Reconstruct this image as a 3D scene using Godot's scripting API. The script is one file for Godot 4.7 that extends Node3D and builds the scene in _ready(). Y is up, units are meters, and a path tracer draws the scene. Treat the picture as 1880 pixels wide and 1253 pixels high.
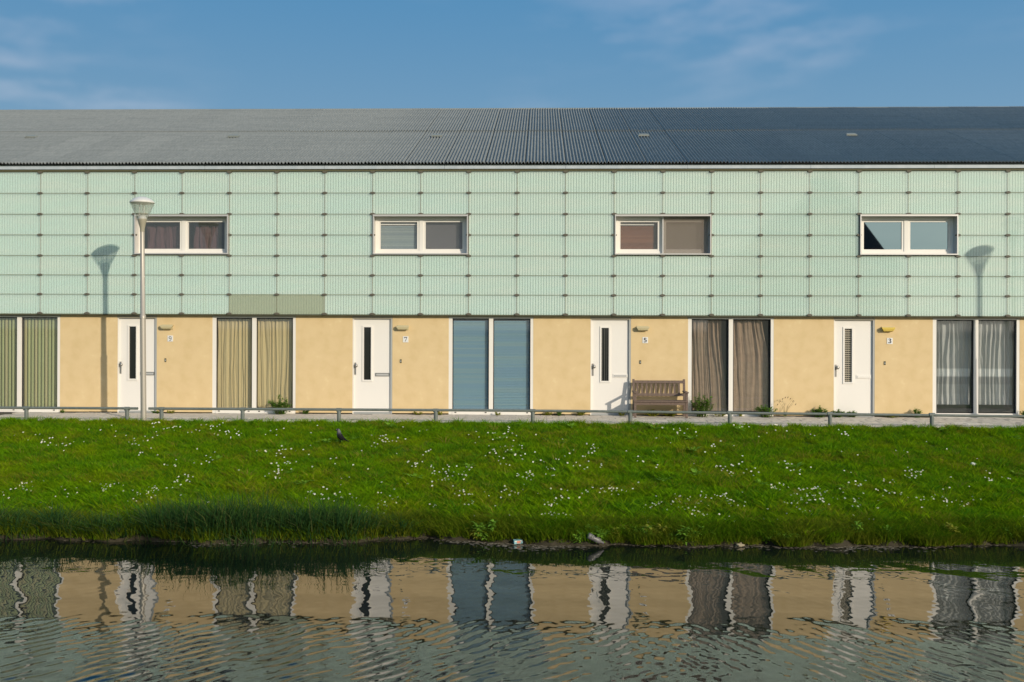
extends Node3D

const EYE := 2.12
const CAM_Z := 24.558
const WATER := -1.5
const HOUSE_W := 6.0
const ROWS := [6.05, 5.52, 4.993, 4.473, 3.954, 3.467, 2.982, 2.492]
const ROOF_TAN := 0.366
const SUN := Vector3(0.86, 0.46, 1.0)

const DAISY_PATCHES := [[-9.89,6.21,16,0.23,0.22], [-9.87,5.86,3,0.08,0.10], [-8.76,6.39,7,0.15,0.14], [-8.15,6.13,12,0.16,0.12], [-7.80,6.47,2,0.04,0.07], [-7.31,6.41,10,0.14,0.19], [-7.18,6.24,14,0.18,0.24], [-7.06,5.73,8,0.15,0.15], [-6.78,5.46,4,0.11,0.13], [-5.42,4.75,4,0.09,0.17], [-5.11,5.30,8,0.09,0.37], [-5.05,4.88,7,0.08,0.14], [-5.12,5.51,6,0.07,0.13], [-7.41,2.84,18,0.36,0.30], [-6.73,3.07,12,0.24,0.26], [-8.67,2.58,6,0.06,0.17], [-8.23,2.92,6,0.15,0.20], [-8.68,3.75,5,0.07,0.12], [-8.25,4.36,3,0.06,0.09], [-10.46,3.72,10,0.35,0.25], [-11.09,3.31,5,0.36,0.26], [-10.01,3.94,4,0.07,0.12], [-6.75,4.77,4,0.09,0.11], [-7.36,4.92,5,0.11,0.17], [-3.35,3.50,16,0.19,0.19], [-5.30,4.16,6,0.11,0.15], [-2.35,4.04,4,0.09,0.15], [-2.55,4.69,8,0.15,0.17], [-1.73,5.23,22,0.24,0.42], [-2.08,4.97,8,0.15,0.22], [-0.81,4.08,26,0.27,0.64], [-0.73,3.13,8,0.21,0.32], [-2.88,6.75,14,0.30,0.23], [-3.79,6.41,14,0.20,0.14], [-2.73,6.39,10,0.24,0.37], [-4.28,6.30,6,0.14,0.14], [-4.10,6.18,4,0.08,0.12], [-1.44,6.13,12,0.20,0.19], [-1.26,6.48,6,0.10,0.12], [-1.90,6.61,5,0.09,0.12], [-0.52,6.11,8,0.20,0.19], [-0.20,5.47,7,0.08,0.16], [0.19,5.41,3,0.06,0.10], [-0.55,6.13,4,0.10,0.10], [0.39,6.33,12,0.25,0.28], [0.18,6.62,8,0.08,0.18], [0.08,7.46,16,0.21,0.21], [0.45,7.24,10,0.13,0.17], [0.18,7.13,6,0.09,0.11], [1.21,6.08,16,0.28,0.24], [1.42,5.95,8,0.10,0.15], [1.94,6.77,7,0.16,0.13], [2.10,6.65,4,0.06,0.09], [1.40,7.49,6,0.08,0.10], [1.87,7.46,6,0.09,0.10], [2.53,6.41,8,0.14,0.19], [2.99,6.35,14,0.18,0.19], [3.40,6.27,10,0.14,0.14], [2.65,6.91,10,0.14,0.18], [2.83,7.04,8,0.08,0.11], [3.50,6.51,8,0.14,0.18], [3.54,4.92,6,0.06,0.11], [3.70,5.21,3,0.05,0.08], [4.33,5.89,8,0.08,0.15], [4.62,5.76,4,0.06,0.10], [4.69,6.48,8,0.14,0.18], [4.97,6.17,16,0.16,0.19], [5.17,6.00,10,0.12,0.15], [5.13,6.48,12,0.20,0.14], [4.72,6.93,4,0.07,0.09], [4.61,6.60,6,0.08,0.09], [5.70,6.23,8,0.14,0.24], [5.69,6.58,6,0.08,0.11], [6.42,6.14,12,0.18,0.19], [6.16,5.73,8,0.21,0.15], [7.19,5.28,12,0.13,0.16], [6.66,5.47,5,0.08,0.10], [7.10,6.20,12,0.22,0.14], [7.50,6.43,10,0.16,0.12], [8.58,5.43,6,0.08,0.08], [9.00,5.30,4,0.06,0.08], [5.78,7.17,4,0.06,0.09], [5.46,7.31,8,0.15,0.13], [7.95,6.30,3,0.06,0.09], [5.01,5.05,6,0.11,0.16], [4.92,4.75,5,0.13,0.11], [1.10,3.83,10,0.11,0.18], [3.08,2.83,8,0.17,0.17], [4.42,2.70,6,0.14,0.20], [6.57,3.03,8,0.12,0.16], [5.82,3.21,2,0.05,0.10], [3.58,3.75,3,0.07,0.09], [1.96,4.61,4,0.09,0.14], [0.75,4.63,6,0.15,0.23], [-0.13,4.36,8,0.22,0.35], [-0.28,5.34,8,0.15,0.16], [0.20,5.14,4,0.09,0.11], [3.74,5.00,8,0.15,0.22], [4.18,5.20,4,0.07,0.11], [7.30,5.14,8,0.11,0.13], [5.24,2.48,2,0.05,0.07]]

var M := {}
var taken := {}
var meshes := {}
var rng := RandomNumberGenerator.new()
var noise := FastNoiseLite.new()

# ---------------------------------------------------------------- helpers
func numbered(called: String) -> String:
	if not taken.has(called):
		taken[called] = 0
		return called
	taken[called] += 1
	return "%s_%03d" % [called, taken[called]]

func tag(o: Node, label: String, category: String, group := "", kind := "") -> Node:
	if label: o.set_meta("label", label)
	if category: o.set_meta("category", category)
	if group: o.set_meta("group", group)
	if kind: o.set_meta("kind", kind)
	return o

func thing(called: String, label: String, category: String, at := Vector3.ZERO, group := "") -> Node3D:
	var o := Node3D.new()
	o.name = numbered(called)
	add_child(o)
	o.position = at
	tag(o, label, category, group)
	return o

func put(called: String, mesh: Mesh, m: Material, parent: Node, at := Vector3.ZERO, basis := Basis.IDENTITY) -> MeshInstance3D:
	var o := MeshInstance3D.new()
	o.name = numbered(called) if parent == self else called
	o.mesh = mesh
	o.material_override = m
	o.transform = Transform3D(basis, at)
	parent.add_child(o, true)
	return o

func group_part(called: String, parent: Node, at := Vector3.ZERO) -> Node3D:
	var o := Node3D.new()
	o.name = called
	o.position = at
	parent.add_child(o, true)
	return o

func mat(c: Color, rough := 0.8, opts := {}) -> StandardMaterial3D:
	var m := StandardMaterial3D.new()
	m.albedo_color = c.linear_to_srgb()
	m.roughness = rough
	for k in opts: m.set(k, opts[k])
	return m

func begin() -> SurfaceTool:
	var st := SurfaceTool.new()
	st.begin(Mesh.PRIMITIVE_TRIANGLES)
	return st

func done(st: SurfaceTool) -> ArrayMesh:
	st.generate_normals()
	return st.commit()

# corners run clockwise as seen from the front
func quad(st: SurfaceTool, a: Vector3, b: Vector3, c: Vector3, d: Vector3) -> void:
	for p in [a, b, c, a, c, d]: st.add_vertex(p)

func add_box(st: SurfaceTool, lo: Vector3, hi: Vector3, t := Transform3D.IDENTITY) -> void:
	st.set_smooth_group(-1)
	var p := []
	for i in 8:
		p.append(t * Vector3(hi.x if i & 1 else lo.x, hi.y if i & 2 else lo.y, hi.z if i & 4 else lo.z))
	quad(st, p[6], p[7], p[5], p[4])
	quad(st, p[3], p[2], p[0], p[1])
	quad(st, p[7], p[3], p[1], p[5])
	quad(st, p[2], p[6], p[4], p[0])
	quad(st, p[2], p[3], p[7], p[6])
	quad(st, p[4], p[5], p[1], p[0])

func box(lo: Vector3, hi: Vector3) -> ArrayMesh:
	var key := "box%s%s" % [lo, hi]
	if not meshes.has(key):
		var st := begin()
		add_box(st, lo, hi)
		meshes[key] = done(st)
	return meshes[key]

func add_tube(st: SurfaceTool, pts: Array, radii: Array, sides := 10, caps := true) -> void:
	st.set_smooth_group(0)
	var rings := []
	for i in pts.size():
		var dir: Vector3 = (pts[mini(i + 1, pts.size() - 1)] - pts[maxi(i - 1, 0)]).normalized()
		var side := dir.cross(Vector3.UP if absf(dir.y) < 0.9 else Vector3.RIGHT).normalized()
		var up := side.cross(dir).normalized()
		var ring := []
		for k in sides:
			var a := TAU * k / sides
			ring.append(pts[i] + (side * cos(a) + up * sin(a)) * radii[i])
		rings.append(ring)
	for i in pts.size() - 1:
		for k in sides:
			var n := (k + 1) % sides
			quad(st, rings[i][k], rings[i + 1][k], rings[i + 1][n], rings[i][n])
	if caps:
		st.set_smooth_group(-1)
		for k in sides:
			var n := (k + 1) % sides
			for p in [pts[0], rings[0][k], rings[0][n]]: st.add_vertex(p)
			for p in [pts[-1], rings[-1][n], rings[-1][k]]: st.add_vertex(p)

# profile of (radius, height) pairs from the bottom up
func add_lathe(st: SurfaceTool, profile: Array, sides := 24) -> void:
	st.set_smooth_group(0)
	for i in profile.size() - 1:
		for k in sides:
			var a := TAU * k / sides
			var b := TAU * (k + 1) / sides
			var p: Vector2 = profile[i]
			var q: Vector2 = profile[i + 1]
			quad(st, Vector3(cos(a) * q.x, q.y, sin(a) * q.x), Vector3(cos(a) * p.x, p.y, sin(a) * p.x), Vector3(cos(b) * p.x, p.y, sin(b) * p.x), Vector3(cos(b) * q.x, q.y, sin(b) * q.x))

func grid_mesh(nx: int, ny: int, f: Callable) -> ArrayMesh:
	var st := begin()
	st.set_smooth_group(0)
	var p := []
	for j in ny + 1:
		for i in nx + 1:
			p.append(f.call(float(i) / nx, float(j) / ny))
	for j in ny:
		for i in nx:
			var a: int = j * (nx + 1) + i
			quad(st, p[a + nx + 1], p[a + nx + 2], p[a + 1], p[a])
	return done(st)

func tex(freq: float, ramp: Array, octaves := 4, size := 512, seed_ := 1, stretch := 1.0, kind := FastNoiseLite.TYPE_SIMPLEX_SMOOTH) -> NoiseTexture2D:
	var n := FastNoiseLite.new()
	n.noise_type = kind
	n.frequency = freq
	n.fractal_octaves = octaves
	n.seed = seed_
	var t := NoiseTexture2D.new()
	t.width = size
	t.height = size
	t.seamless = true
	t.normalize = true
	t.noise = n
	if ramp:
		var g := Gradient.new()
		g.offsets = PackedFloat32Array(ramp.map(func(r): return r[0]))
		g.colors = PackedColorArray(ramp.map(func(r): return (r[1] as Color).linear_to_srgb()))
		t.color_ramp = g
	return t

func triplanar(m: StandardMaterial3D, t: Texture2D, scale: Vector3) -> StandardMaterial3D:
	m.albedo_texture = t
	m.uv1_triplanar = true
	m.uv1_world_triplanar = true
	m.uv1_scale = scale
	return m

func lin(xs: Array, ys: Array, x: float) -> float:
	if x <= xs[0]: return ys[0]
	for i in xs.size() - 1:
		if x <= xs[i + 1]:
			return lerpf(ys[i], ys[i + 1], (x - xs[i]) / (xs[i + 1] - xs[i]))
	return ys[-1]

func edge_z(x: float) -> float:
	return 2.22 + 0.052 * maxf(0.0, x)

func shore_z(x: float) -> float:
	return lin([-20, -8.3, -5.4, -3.0, -1.9, -0.3, 1.0, 4.7, 8.2, 14], [7.9, 7.86, 8.0, 7.8, 7.42, 7.95, 7.9, 7.85, 7.6, 7.5], x) + 0.06 * sin(x * 3.1) + 0.04 * sin(x * 7.7 + 1.0)

func bank_y(x: float, z: float) -> float:
	var a := edge_z(x)
	var b := shore_z(x)
	if z <= a: return -0.012
	if z >= b:
		return -1.4 - minf((z - b) * 30.0, 0.8)
	var t := (z - a) / (b - a)
	return -0.012 - 1.388 * t + (noise.get_noise_2d(x * 60.0, z * 60.0) * 0.05) * smoothstep(0.0, 0.1, t)

# ---------------------------------------------------------------- materials
func make_materials() -> void:
	var w := Color(1, 1, 1)
	M.render = triplanar(mat(w, 0.9), tex(0.012, [[0.0, Color(0.60, 0.45, 0.235)], [0.5, Color(0.645, 0.49, 0.27)], [0.8, Color(0.66, 0.505, 0.28)], [1.0, Color(0.70, 0.555, 0.32)]], 5, 512, 3), Vector3(0.35, 0.35, 0.35))
	M.white = mat(Color(0.75, 0.72, 0.66), 0.45)
	M.door = mat(Color(0.77, 0.74, 0.69), 0.4)
	M.lintel = mat(Color(0.40, 0.36, 0.28), 0.6)
	M.jamb = mat(Color(0.36, 0.37, 0.36), 0.6)
	M.alu = mat(Color(0.55, 0.54, 0.52), 0.4, {"metallic": 0.3})
	M.steel = mat(Color(0.33, 0.32, 0.30), 0.4, {"metallic": 0.7})
	M.dark = mat(Color(0.012, 0.012, 0.013), 0.9)
	M.interior = mat(Color(0.16, 0.15, 0.14), 0.9)
	M.dark_glass = mat(Color(0.02, 0.022, 0.022), 0.06)
	M.pane = mat(Color(0.5, 0.55, 0.52, 1), 0.02)
	M.pane.albedo_color.a = 0.04
	M.pane.transparency = BaseMaterial3D.TRANSPARENCY_ALPHA
	M.coated = mat(Color(0.26, 0.37, 0.41), 0.015, {"metallic": 1.0})
	M.fascia = triplanar(mat(w, 0.55), tex(0.02, [[0.0, Color(0.38, 0.44, 0.48)], [1.0, Color(0.48, 0.53, 0.57)]], 4, 256, 5), Vector3(0.5, 0.5, 0.5))
	M.eave_wood = mat(Color(0.10, 0.095, 0.05), 0.85)
	M.rail = mat(Color(0.085, 0.085, 0.05), 0.8)
	M.joint_rail = mat(Color(0.21, 0.24, 0.16), 0.8)
	M.rust = triplanar(mat(w, 0.9), tex(0.05, [[0.0, Color(0.13, 0.10, 0.06)], [0.55, Color(0.36, 0.35, 0.26)], [1.0, Color(0.22, 0.11, 0.05)]], 4, 256, 6), Vector3(1, 1, 1))
	M.clip = mat(Color(0.10, 0.092, 0.068), 0.7)
	M.backing = triplanar(mat(w, 0.7), tex(0.012, [[0.0, Color(0.57, 0.76, 0.67)], [0.35, Color(0.61, 0.78, 0.67)], [0.65, Color(0.66, 0.79, 0.68)], [1.0, Color(0.72, 0.79, 0.67)]], 5, 512, 11), Vector3(0.09, 0.5, 0.09))
	M.slot = mat(Color(0.17, 0.30, 0.27), 0.8)
	M.panels = []
	for c in [Color(0.69, 0.84, 0.78), Color(0.70, 0.84, 0.775), Color(0.685, 0.84, 0.79), Color(0.71, 0.835, 0.77)]:
		var m := mat(c, 0.06)
		m.albedo_color.a = 0.25
		m.transparency = BaseMaterial3D.TRANSPARENCY_ALPHA
		M.panels.append(m)
	M.old_panel = mat(Color(0.46, 0.51, 0.37), 0.2)
	M.old_panel.albedo_color.a = 0.42
	M.old_panel.transparency = BaseMaterial3D.TRANSPARENCY_ALPHA
	M.roofs = []
	for k in 3:
		var t := 0.99 + 0.02 * k
		M.roofs.append(triplanar(mat(w, 0.62), tex(0.015, [[0.0, Color(0.145, 0.158, 0.15) * t], [0.5, Color(0.21, 0.226, 0.216) * t], [1.0, Color(0.275, 0.285, 0.268) * t]], 5, 512, 20 + k), Vector3(0.8, 0.8, 0.35)))
	M.deck = mat(Color(0.02, 0.02, 0.02), 0.9)
	M.ridge = mat(Color(0.24, 0.26, 0.24), 0.6)
	M.pole = mat(Color(0.40, 0.37, 0.32), 0.45, {"metallic": 0.3})
	M.lamp_cap = mat(Color(0.62, 0.61, 0.57), 0.5)
	M.lamp_neck = mat(Color(0.29, 0.27, 0.20), 0.6)
	M.lamp_glass = mat(Color(0.40, 0.43, 0.36), 0.08)
	M.lamp_glass.albedo_color.a = 0.34
	M.lamp_glass.transparency = BaseMaterial3D.TRANSPARENCY_ALPHA
	M.barrier = triplanar(mat(w, 0.6), tex(0.04, [[0.0, Color(0.10, 0.12, 0.11)], [1.0, Color(0.16, 0.18, 0.165)]], 4, 256, 9), Vector3(1, 1, 1))
	M.wood = triplanar(mat(w, 0.8), tex(0.03, [[0.0, Color(0.09, 0.062, 0.048)], [1.0, Color(0.20, 0.145, 0.115)]], 5, 256, 14), Vector3(2, 6, 6))
	M.slabs = []
	for k in 4:
		var t := 0.86 + 0.09 * k
		M.slabs.append(triplanar(mat(w, 0.95), tex(0.03, [[0.0, Color(0.44, 0.40, 0.34) * t], [1.0, Color(0.66, 0.61, 0.53) * t]], 5, 256, 30 + k), Vector3(0.9, 0.9, 0.9)))
	M.joint = mat(Color(0.06, 0.055, 0.035), 1.0)
	M.lampshade = mat(Color(0.50, 0.43, 0.25), 0.5)
	M.lampshade_yellow = mat(Color(0.62, 0.45, 0.08), 0.5)
	M.plate = mat(Color(0.72, 0.72, 0.70), 0.4)
	M.ink = mat(Color(0.03, 0.035, 0.05), 0.5)
	M.soil = triplanar(mat(w, 1.0), tex(0.03, [[0.0, Color(0.03, 0.06, 0.002)], [0.6, Color(0.06, 0.12, 0.003)], [1.0, Color(0.10, 0.13, 0.004)]], 5, 512, 40), Vector3(0.6, 0.6, 0.6))
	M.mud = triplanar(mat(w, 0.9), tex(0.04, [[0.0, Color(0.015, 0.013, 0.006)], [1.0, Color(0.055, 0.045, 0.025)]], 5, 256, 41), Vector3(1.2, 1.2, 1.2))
	var leafy := {"metallic_specular": 0.0, "vertex_color_use_as_albedo": true, "backlight_enabled": true, "backlight": Color(0.8, 0.8, 0.8).linear_to_srgb()}
	M.grass = mat(w, 0.75, leafy)
	M.reed = mat(w, 0.7, leafy)
	M.leaf = mat(Color(0.085, 0.17, 0.022), 0.7, {"metallic_specular": 0.1, "backlight_enabled": true, "backlight": Color(0.10, 0.18, 0.02).linear_to_srgb()})
	M.leaf_yellow = mat(Color(0.26, 0.27, 0.035), 0.7, {"metallic_specular": 0.1, "backlight_enabled": true, "backlight": Color(0.18, 0.18, 0.02).linear_to_srgb()})
	M.leaf_bright = mat(Color(0.15, 0.29, 0.03), 0.7, {"metallic_specular": 0.1, "backlight_enabled": true, "backlight": Color(0.12, 0.2, 0.02).linear_to_srgb()})
	M.stem = mat(Color(0.07, 0.08, 0.025), 0.8)
	M.straw = mat(Color(0.22, 0.18, 0.09), 0.9)
	M.petal = mat(Color(0.82, 0.81, 0.70), 0.8, {"vertex_color_use_as_albedo": true})
	M.water = mat(Color(0.010, 0.015, 0.009), 0.012, {"metallic_specular": 0.52, "clearcoat_enabled": true, "clearcoat": 0.22, "clearcoat_roughness": 0.012})
	M.tile_roof = triplanar(mat(w, 0.9), tex(0.03, [[0.0, Color(0.13, 0.055, 0.04)], [1.0, Color(0.22, 0.10, 0.07)]], 4, 256, 50), Vector3(1, 1, 1))
	M.brick = triplanar(mat(w, 0.9), tex(0.03, [[0.0, Color(0.20, 0.09, 0.05)], [1.0, Color(0.32, 0.15, 0.09)]], 4, 256, 51), Vector3(1, 1, 1))
	M.vertex = mat(w, 0.75, {"metallic_specular": 0.25, "vertex_color_use_as_albedo": true})

# ---------------------------------------------------------------- house
# all local: u runs along the front from 0 to 6, y up, z out of the front wall
func upper_window(house: Node3D, glass: Material) -> void:
	var w := group_part("upper_window", house)
	var u0 := 1.2
	var u1 := 3.6
	var y0 := 3.985
	var y1 := 4.975
	# metal box that lines the opening and stands proud of the glass cladding
	var st := begin()
	var e := 0.045
	var zf := 0.19
	add_box(st, Vector3(u0 + 0.015, y0, -0.12), Vector3(u1 - 0.015, y0 + 0.03, zf))
	add_box(st, Vector3(u0 + 0.015, y1 - 0.04, -0.12), Vector3(u1 - 0.015, y1, zf))
	add_box(st, Vector3(u0 + 0.015, y0 + 0.03, -0.12), Vector3(u0 + 0.015 + e * 0.6, y1 - 0.04, zf - 0.003))
	add_box(st, Vector3(u1 - 0.015 - e * 0.6, y0 + 0.03, -0.12), Vector3(u1 - 0.015, y1 - 0.04, zf - 0.003))
	put("metal_surround", done(st), M.alu, w)
	# white fixed frame
	st = begin()
	var a0 := u0 + 0.045
	var a1 := u1 - 0.045
	var b0 := y0 + 0.03
	var b1 := y1 - 0.04
	var mid := (a0 + a1) * 0.5
	add_box(st, Vector3(a0, b0, -0.10), Vector3(a0 + 0.07, b1, -0.015))
	add_box(st, Vector3(a1 - 0.07, b0, -0.10), Vector3(a1, b1, -0.015))
	add_box(st, Vector3(a0 + 0.07, b0, -0.10), Vector3(a1 - 0.07, b0 + 0.065, -0.012))
	add_box(st, Vector3(a0 + 0.07, b1 - 0.09, -0.10), Vector3(a1 - 0.07, b1, -0.018))
	add_box(st, Vector3(mid - 0.05, b0 + 0.065, -0.10), Vector3(mid + 0.05, b1 - 0.09, -0.014))
	put("frame", done(st), M.white, w)
	for s in 2:
		var c0: float = a0 + 0.07 if s == 0 else mid + 0.05
		var c1: float = mid - 0.05 if s == 0 else a1 - 0.07
		st = begin()
		var t := 0.055
		add_box(st, Vector3(c0, b0 + 0.066, -0.09), Vector3(c0 + t, b1 - 0.091, -0.03))
		add_box(st, Vector3(c1 - t, b0 + 0.066, -0.09), Vector3(c1, b1 - 0.091, -0.03))
		add_box(st, Vector3(c0 + t, b0 + 0.066, -0.09), Vector3(c1 - t, b0 + 0.066 + t, -0.032))
		add_box(st, Vector3(c0 + t, b1 - 0.091 - t * 0.6, -0.09), Vector3(c1 - t, b1 - 0.091, -0.032))
		put("sash", done(st), M.white, w)
		put("pane", box(Vector3(c0 + t, b0 + 0.066 + t, -0.062), Vector3(c1 - t, b1 - 0.091 - t * 0.6, -0.056)), glass, w)

func ground_window(house: Node3D, du: float) -> void:
	var w := group_part("ground_window", house)
	var u0 := 3.09 + du
	var st := begin()
	var f := -0.004
	var bk := -0.11
	add_box(st, Vector3(u0, 0.0, bk), Vector3(u0 + 0.09, 2.43, f))
	add_box(st, Vector3(u0 + 1.005, 0.10, bk), Vector3(u0 + 1.11, 2.40, f + 0.002))
	add_box(st, Vector3(u0 + 2.04, 0.0, bk), Vector3(u0 + 2.11, 2.43, f))
	add_box(st, Vector3(u0 + 0.09, 2.40, bk), Vector3(u0 + 2.04, 2.43, f - 0.002))
	put("frame", done(st), M.white, w)
	put("header", box(Vector3(u0 - 0.02, 2.431, bk), Vector3(u0 + 2.13, 2.55, 0.004)), M.lintel, w)
	put("sill", box(Vector3(u0 + 0.09, 0.0, bk), Vector3(u0 + 2.04, 0.10, f + 0.012)), M.white, w)
	for s in 2:
		var c0: float = u0 + (0.09 if s == 0 else 1.11)
		var c1: float = u0 + (1.005 if s == 0 else 2.04)
		put("pane", box(Vector3(c0, 0.10, -0.075), Vector3(c1, 2.40, -0.067)), M.pane, w)
		st = begin()
		var t := 0.022
		add_box(st, Vector3(c0, 0.10, -0.066), Vector3(c0 + t, 2.40, -0.045))
		add_box(st, Vector3(c1 - t, 0.10, -0.066), Vector3(c1, 2.40, -0.045))
		add_box(st, Vector3(c0 + t, 2.40 - t, -0.066), Vector3(c1 - t, 2.40, -0.046))
		add_box(st, Vector3(c0 + t, 0.10, -0.066), Vector3(c1 - t, 0.10 + t, -0.046))
		put("gasket", done(st), M.dark, w)
		for d in [c0 + 0.06, c1 - 0.10]:
			put("drain_cap", box(Vector3(d, 0.045, 0.008), Vector3(d + 0.045, 0.066, 0.016)), M.dark, w)

func front_door(house: Node3D, du: float, style: String) -> void:
	var d := group_part("front_door", house)
	var u0 := 0.675 + du
	put("header", box(Vector3(u0 - 0.005, 2.385, -0.16), Vector3(u0 + 1.005, 2.55, 0.003)), M.lintel, d)
	put("jamb", box(Vector3(u0 + 0.955, 0.0, -0.16), Vector3(u0 + 0.999, 2.385, -0.003)), M.jamb, d)
	put("hinge_jamb", box(Vector3(u0 + 0.001, 0.0, -0.16), Vector3(u0 + 0.022, 2.385, -0.004)), M.white, d)
	put("threshold", box(Vector3(u0 + 0.022, 0.0, -0.14), Vector3(u0 + 0.955, 0.045, -0.02)), M.jamb, d)
	var leaf := group_part("leaf", d)
	# the leaf has a slot for its glass: four boards round it
	var g0 := u0 + 0.275
	var g1 := u0 + 0.455
	var zb := -0.10
	var zf := -0.05
	var st := begin()
	add_box(st, Vector3(u0 + 0.025, 0.05, zb), Vector3(g0, 2.38, zf))
	add_box(st, Vector3(g1, 0.05, zb), Vector3(u0 + 0.95, 2.38, zf))
	add_box(st, Vector3(g0, 0.05, zb), Vector3(g1, 0.855, zf - 0.0))
	add_box(st, Vector3(g0, 2.175, zb), Vector3(g1, 2.38, zf - 0.0))
	d.remove_child(leaf)
	leaf.free()
	put("leaf", done(st), M.door, d)
	st = begin()
	var t := 0.04
	add_box(st, Vector3(g0 - t, 0.855 - t, zf), Vector3(g0, 2.175 + t, zf + 0.018))
	add_box(st, Vector3(g1, 0.855 - t, zf), Vector3(g1 + t, 2.175 + t, zf + 0.018))
	add_box(st, Vector3(g0, 0.855 - t, zf), Vector3(g1, 0.855, zf + 0.017))
	add_box(st, Vector3(g0, 2.175, zf), Vector3(g1, 2.175 + t, zf + 0.017))
	put("glazing_bead", done(st), M.door, d)
	put("pane", box(Vector3(g0, 0.855, -0.085), Vector3(g1, 2.175, -0.078)), M.dark_glass, d)
	if style == "lattice":
		st = begin()
		for k in 4:
			add_box(st, Vector3(g0 + 0.018 + k * 0.045, 0.86, -0.0775), Vector3(g0 + 0.026 + k * 0.045, 2.17, -0.072))
		for k in 24:
			add_box(st, Vector3(g0, 0.875 + k * 0.054, -0.0775), Vector3(g1, 0.893 + k * 0.054, -0.071))
		put("lattice", done(st), M.lintel, d)
	elif style == "folds":
		st = begin()
		for k in 3:
			add_box(st, Vector3(g0 + 0.012 + k * 0.06, 0.86, -0.0775), Vector3(g0 + 0.030 + k * 0.06, 2.17, -0.073))
		put("inner_strip", done(st), mat(Color(0.06, 0.06, 0.055), 0.6), d)
	# handle plate and knob
	st = begin()
	add_box(st, Vector3(u0 + 0.040, 0.985, zf), Vector3(u0 + 0.082, 1.285, zf + 0.012))
	put("handle_plate", done(st), M.steel, d)
	st = begin()
	add_lathe(st, [Vector2(0.0, 0.075), Vector2(0.030, 0.072), Vector2(0.047, 0.058), Vector2(0.045, 0.045), Vector2(0.02, 0.035), Vector2(0.018, 0.0)], 14)
	put("knob", done(st), M.steel, d, Vector3(u0 + 0.088, 1.215, zf + 0.01), Basis(Vector3.RIGHT, PI / 2))
	st = begin()
	add_box(st, Vector3(u0 + 0.565, 0.945, zf), Vector3(u0 + 0.925, 1.03, zf + 0.012))
	put("letter_plate", done(st), M.door if style == "lattice" or style == "folds" else M.steel, d)
	put("letter_flap", box(Vector3(u0 + 0.59, 0.962, zf + 0.012), Vector3(u0 + 0.90, 1.008, zf + 0.02)), M.door if style == "lattice" else M.alu, d)

func corrugated(width: float, length: float, waves: int) -> ArrayMesh:
	var key := "corr%.3f_%.3f" % [width, length]
	if meshes.has(key): return meshes[key]
	var st := begin()
	st.set_smooth_group(0)
	var n := waves * 8
	var dir := Vector3(0, ROOF_TAN, -1).normalized()
	var nor := Vector3(0, 1, ROOF_TAN).normalized()
	var top := []
	var low := []
	for i in n + 1:
		var x := width * i / n
		var h := 0.025 * (1.0 - cos(TAU * waves * i / n))
		var p := Vector3(x, 0, 0) + nor * h
		top.append(p)
		low.append(p + dir * length)
	for i in n:
		quad(st, low[i], low[i + 1], top[i + 1], top[i])
	# edge thickness at the lower end
	st.set_smooth_group(-1)
	for i in n:
		quad(st, top[i], top[i + 1], top[i + 1] - nor * 0.009, top[i] - nor * 0.009)
	meshes[key] = done(st)
	return meshes[key]

func ribbed(u0: float, u1: float, y0: float, y1: float, z: float) -> Array:
	var st := begin()
	var sl := begin()
	var n := int(round((u1 - u0) / (1.2 / 18.0)))
	var p := (u1 - u0) / n
	for k in n:
		add_box(st, Vector3(u0 + k * p + 0.010, y0, z - 0.028), Vector3(u0 + (k + 1) * p - 0.010, y1, z))
	add_box(sl, Vector3(u0, y0, z - 0.05), Vector3(u1, y1, z - 0.029))
	return [done(st), done(sl)]

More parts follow.
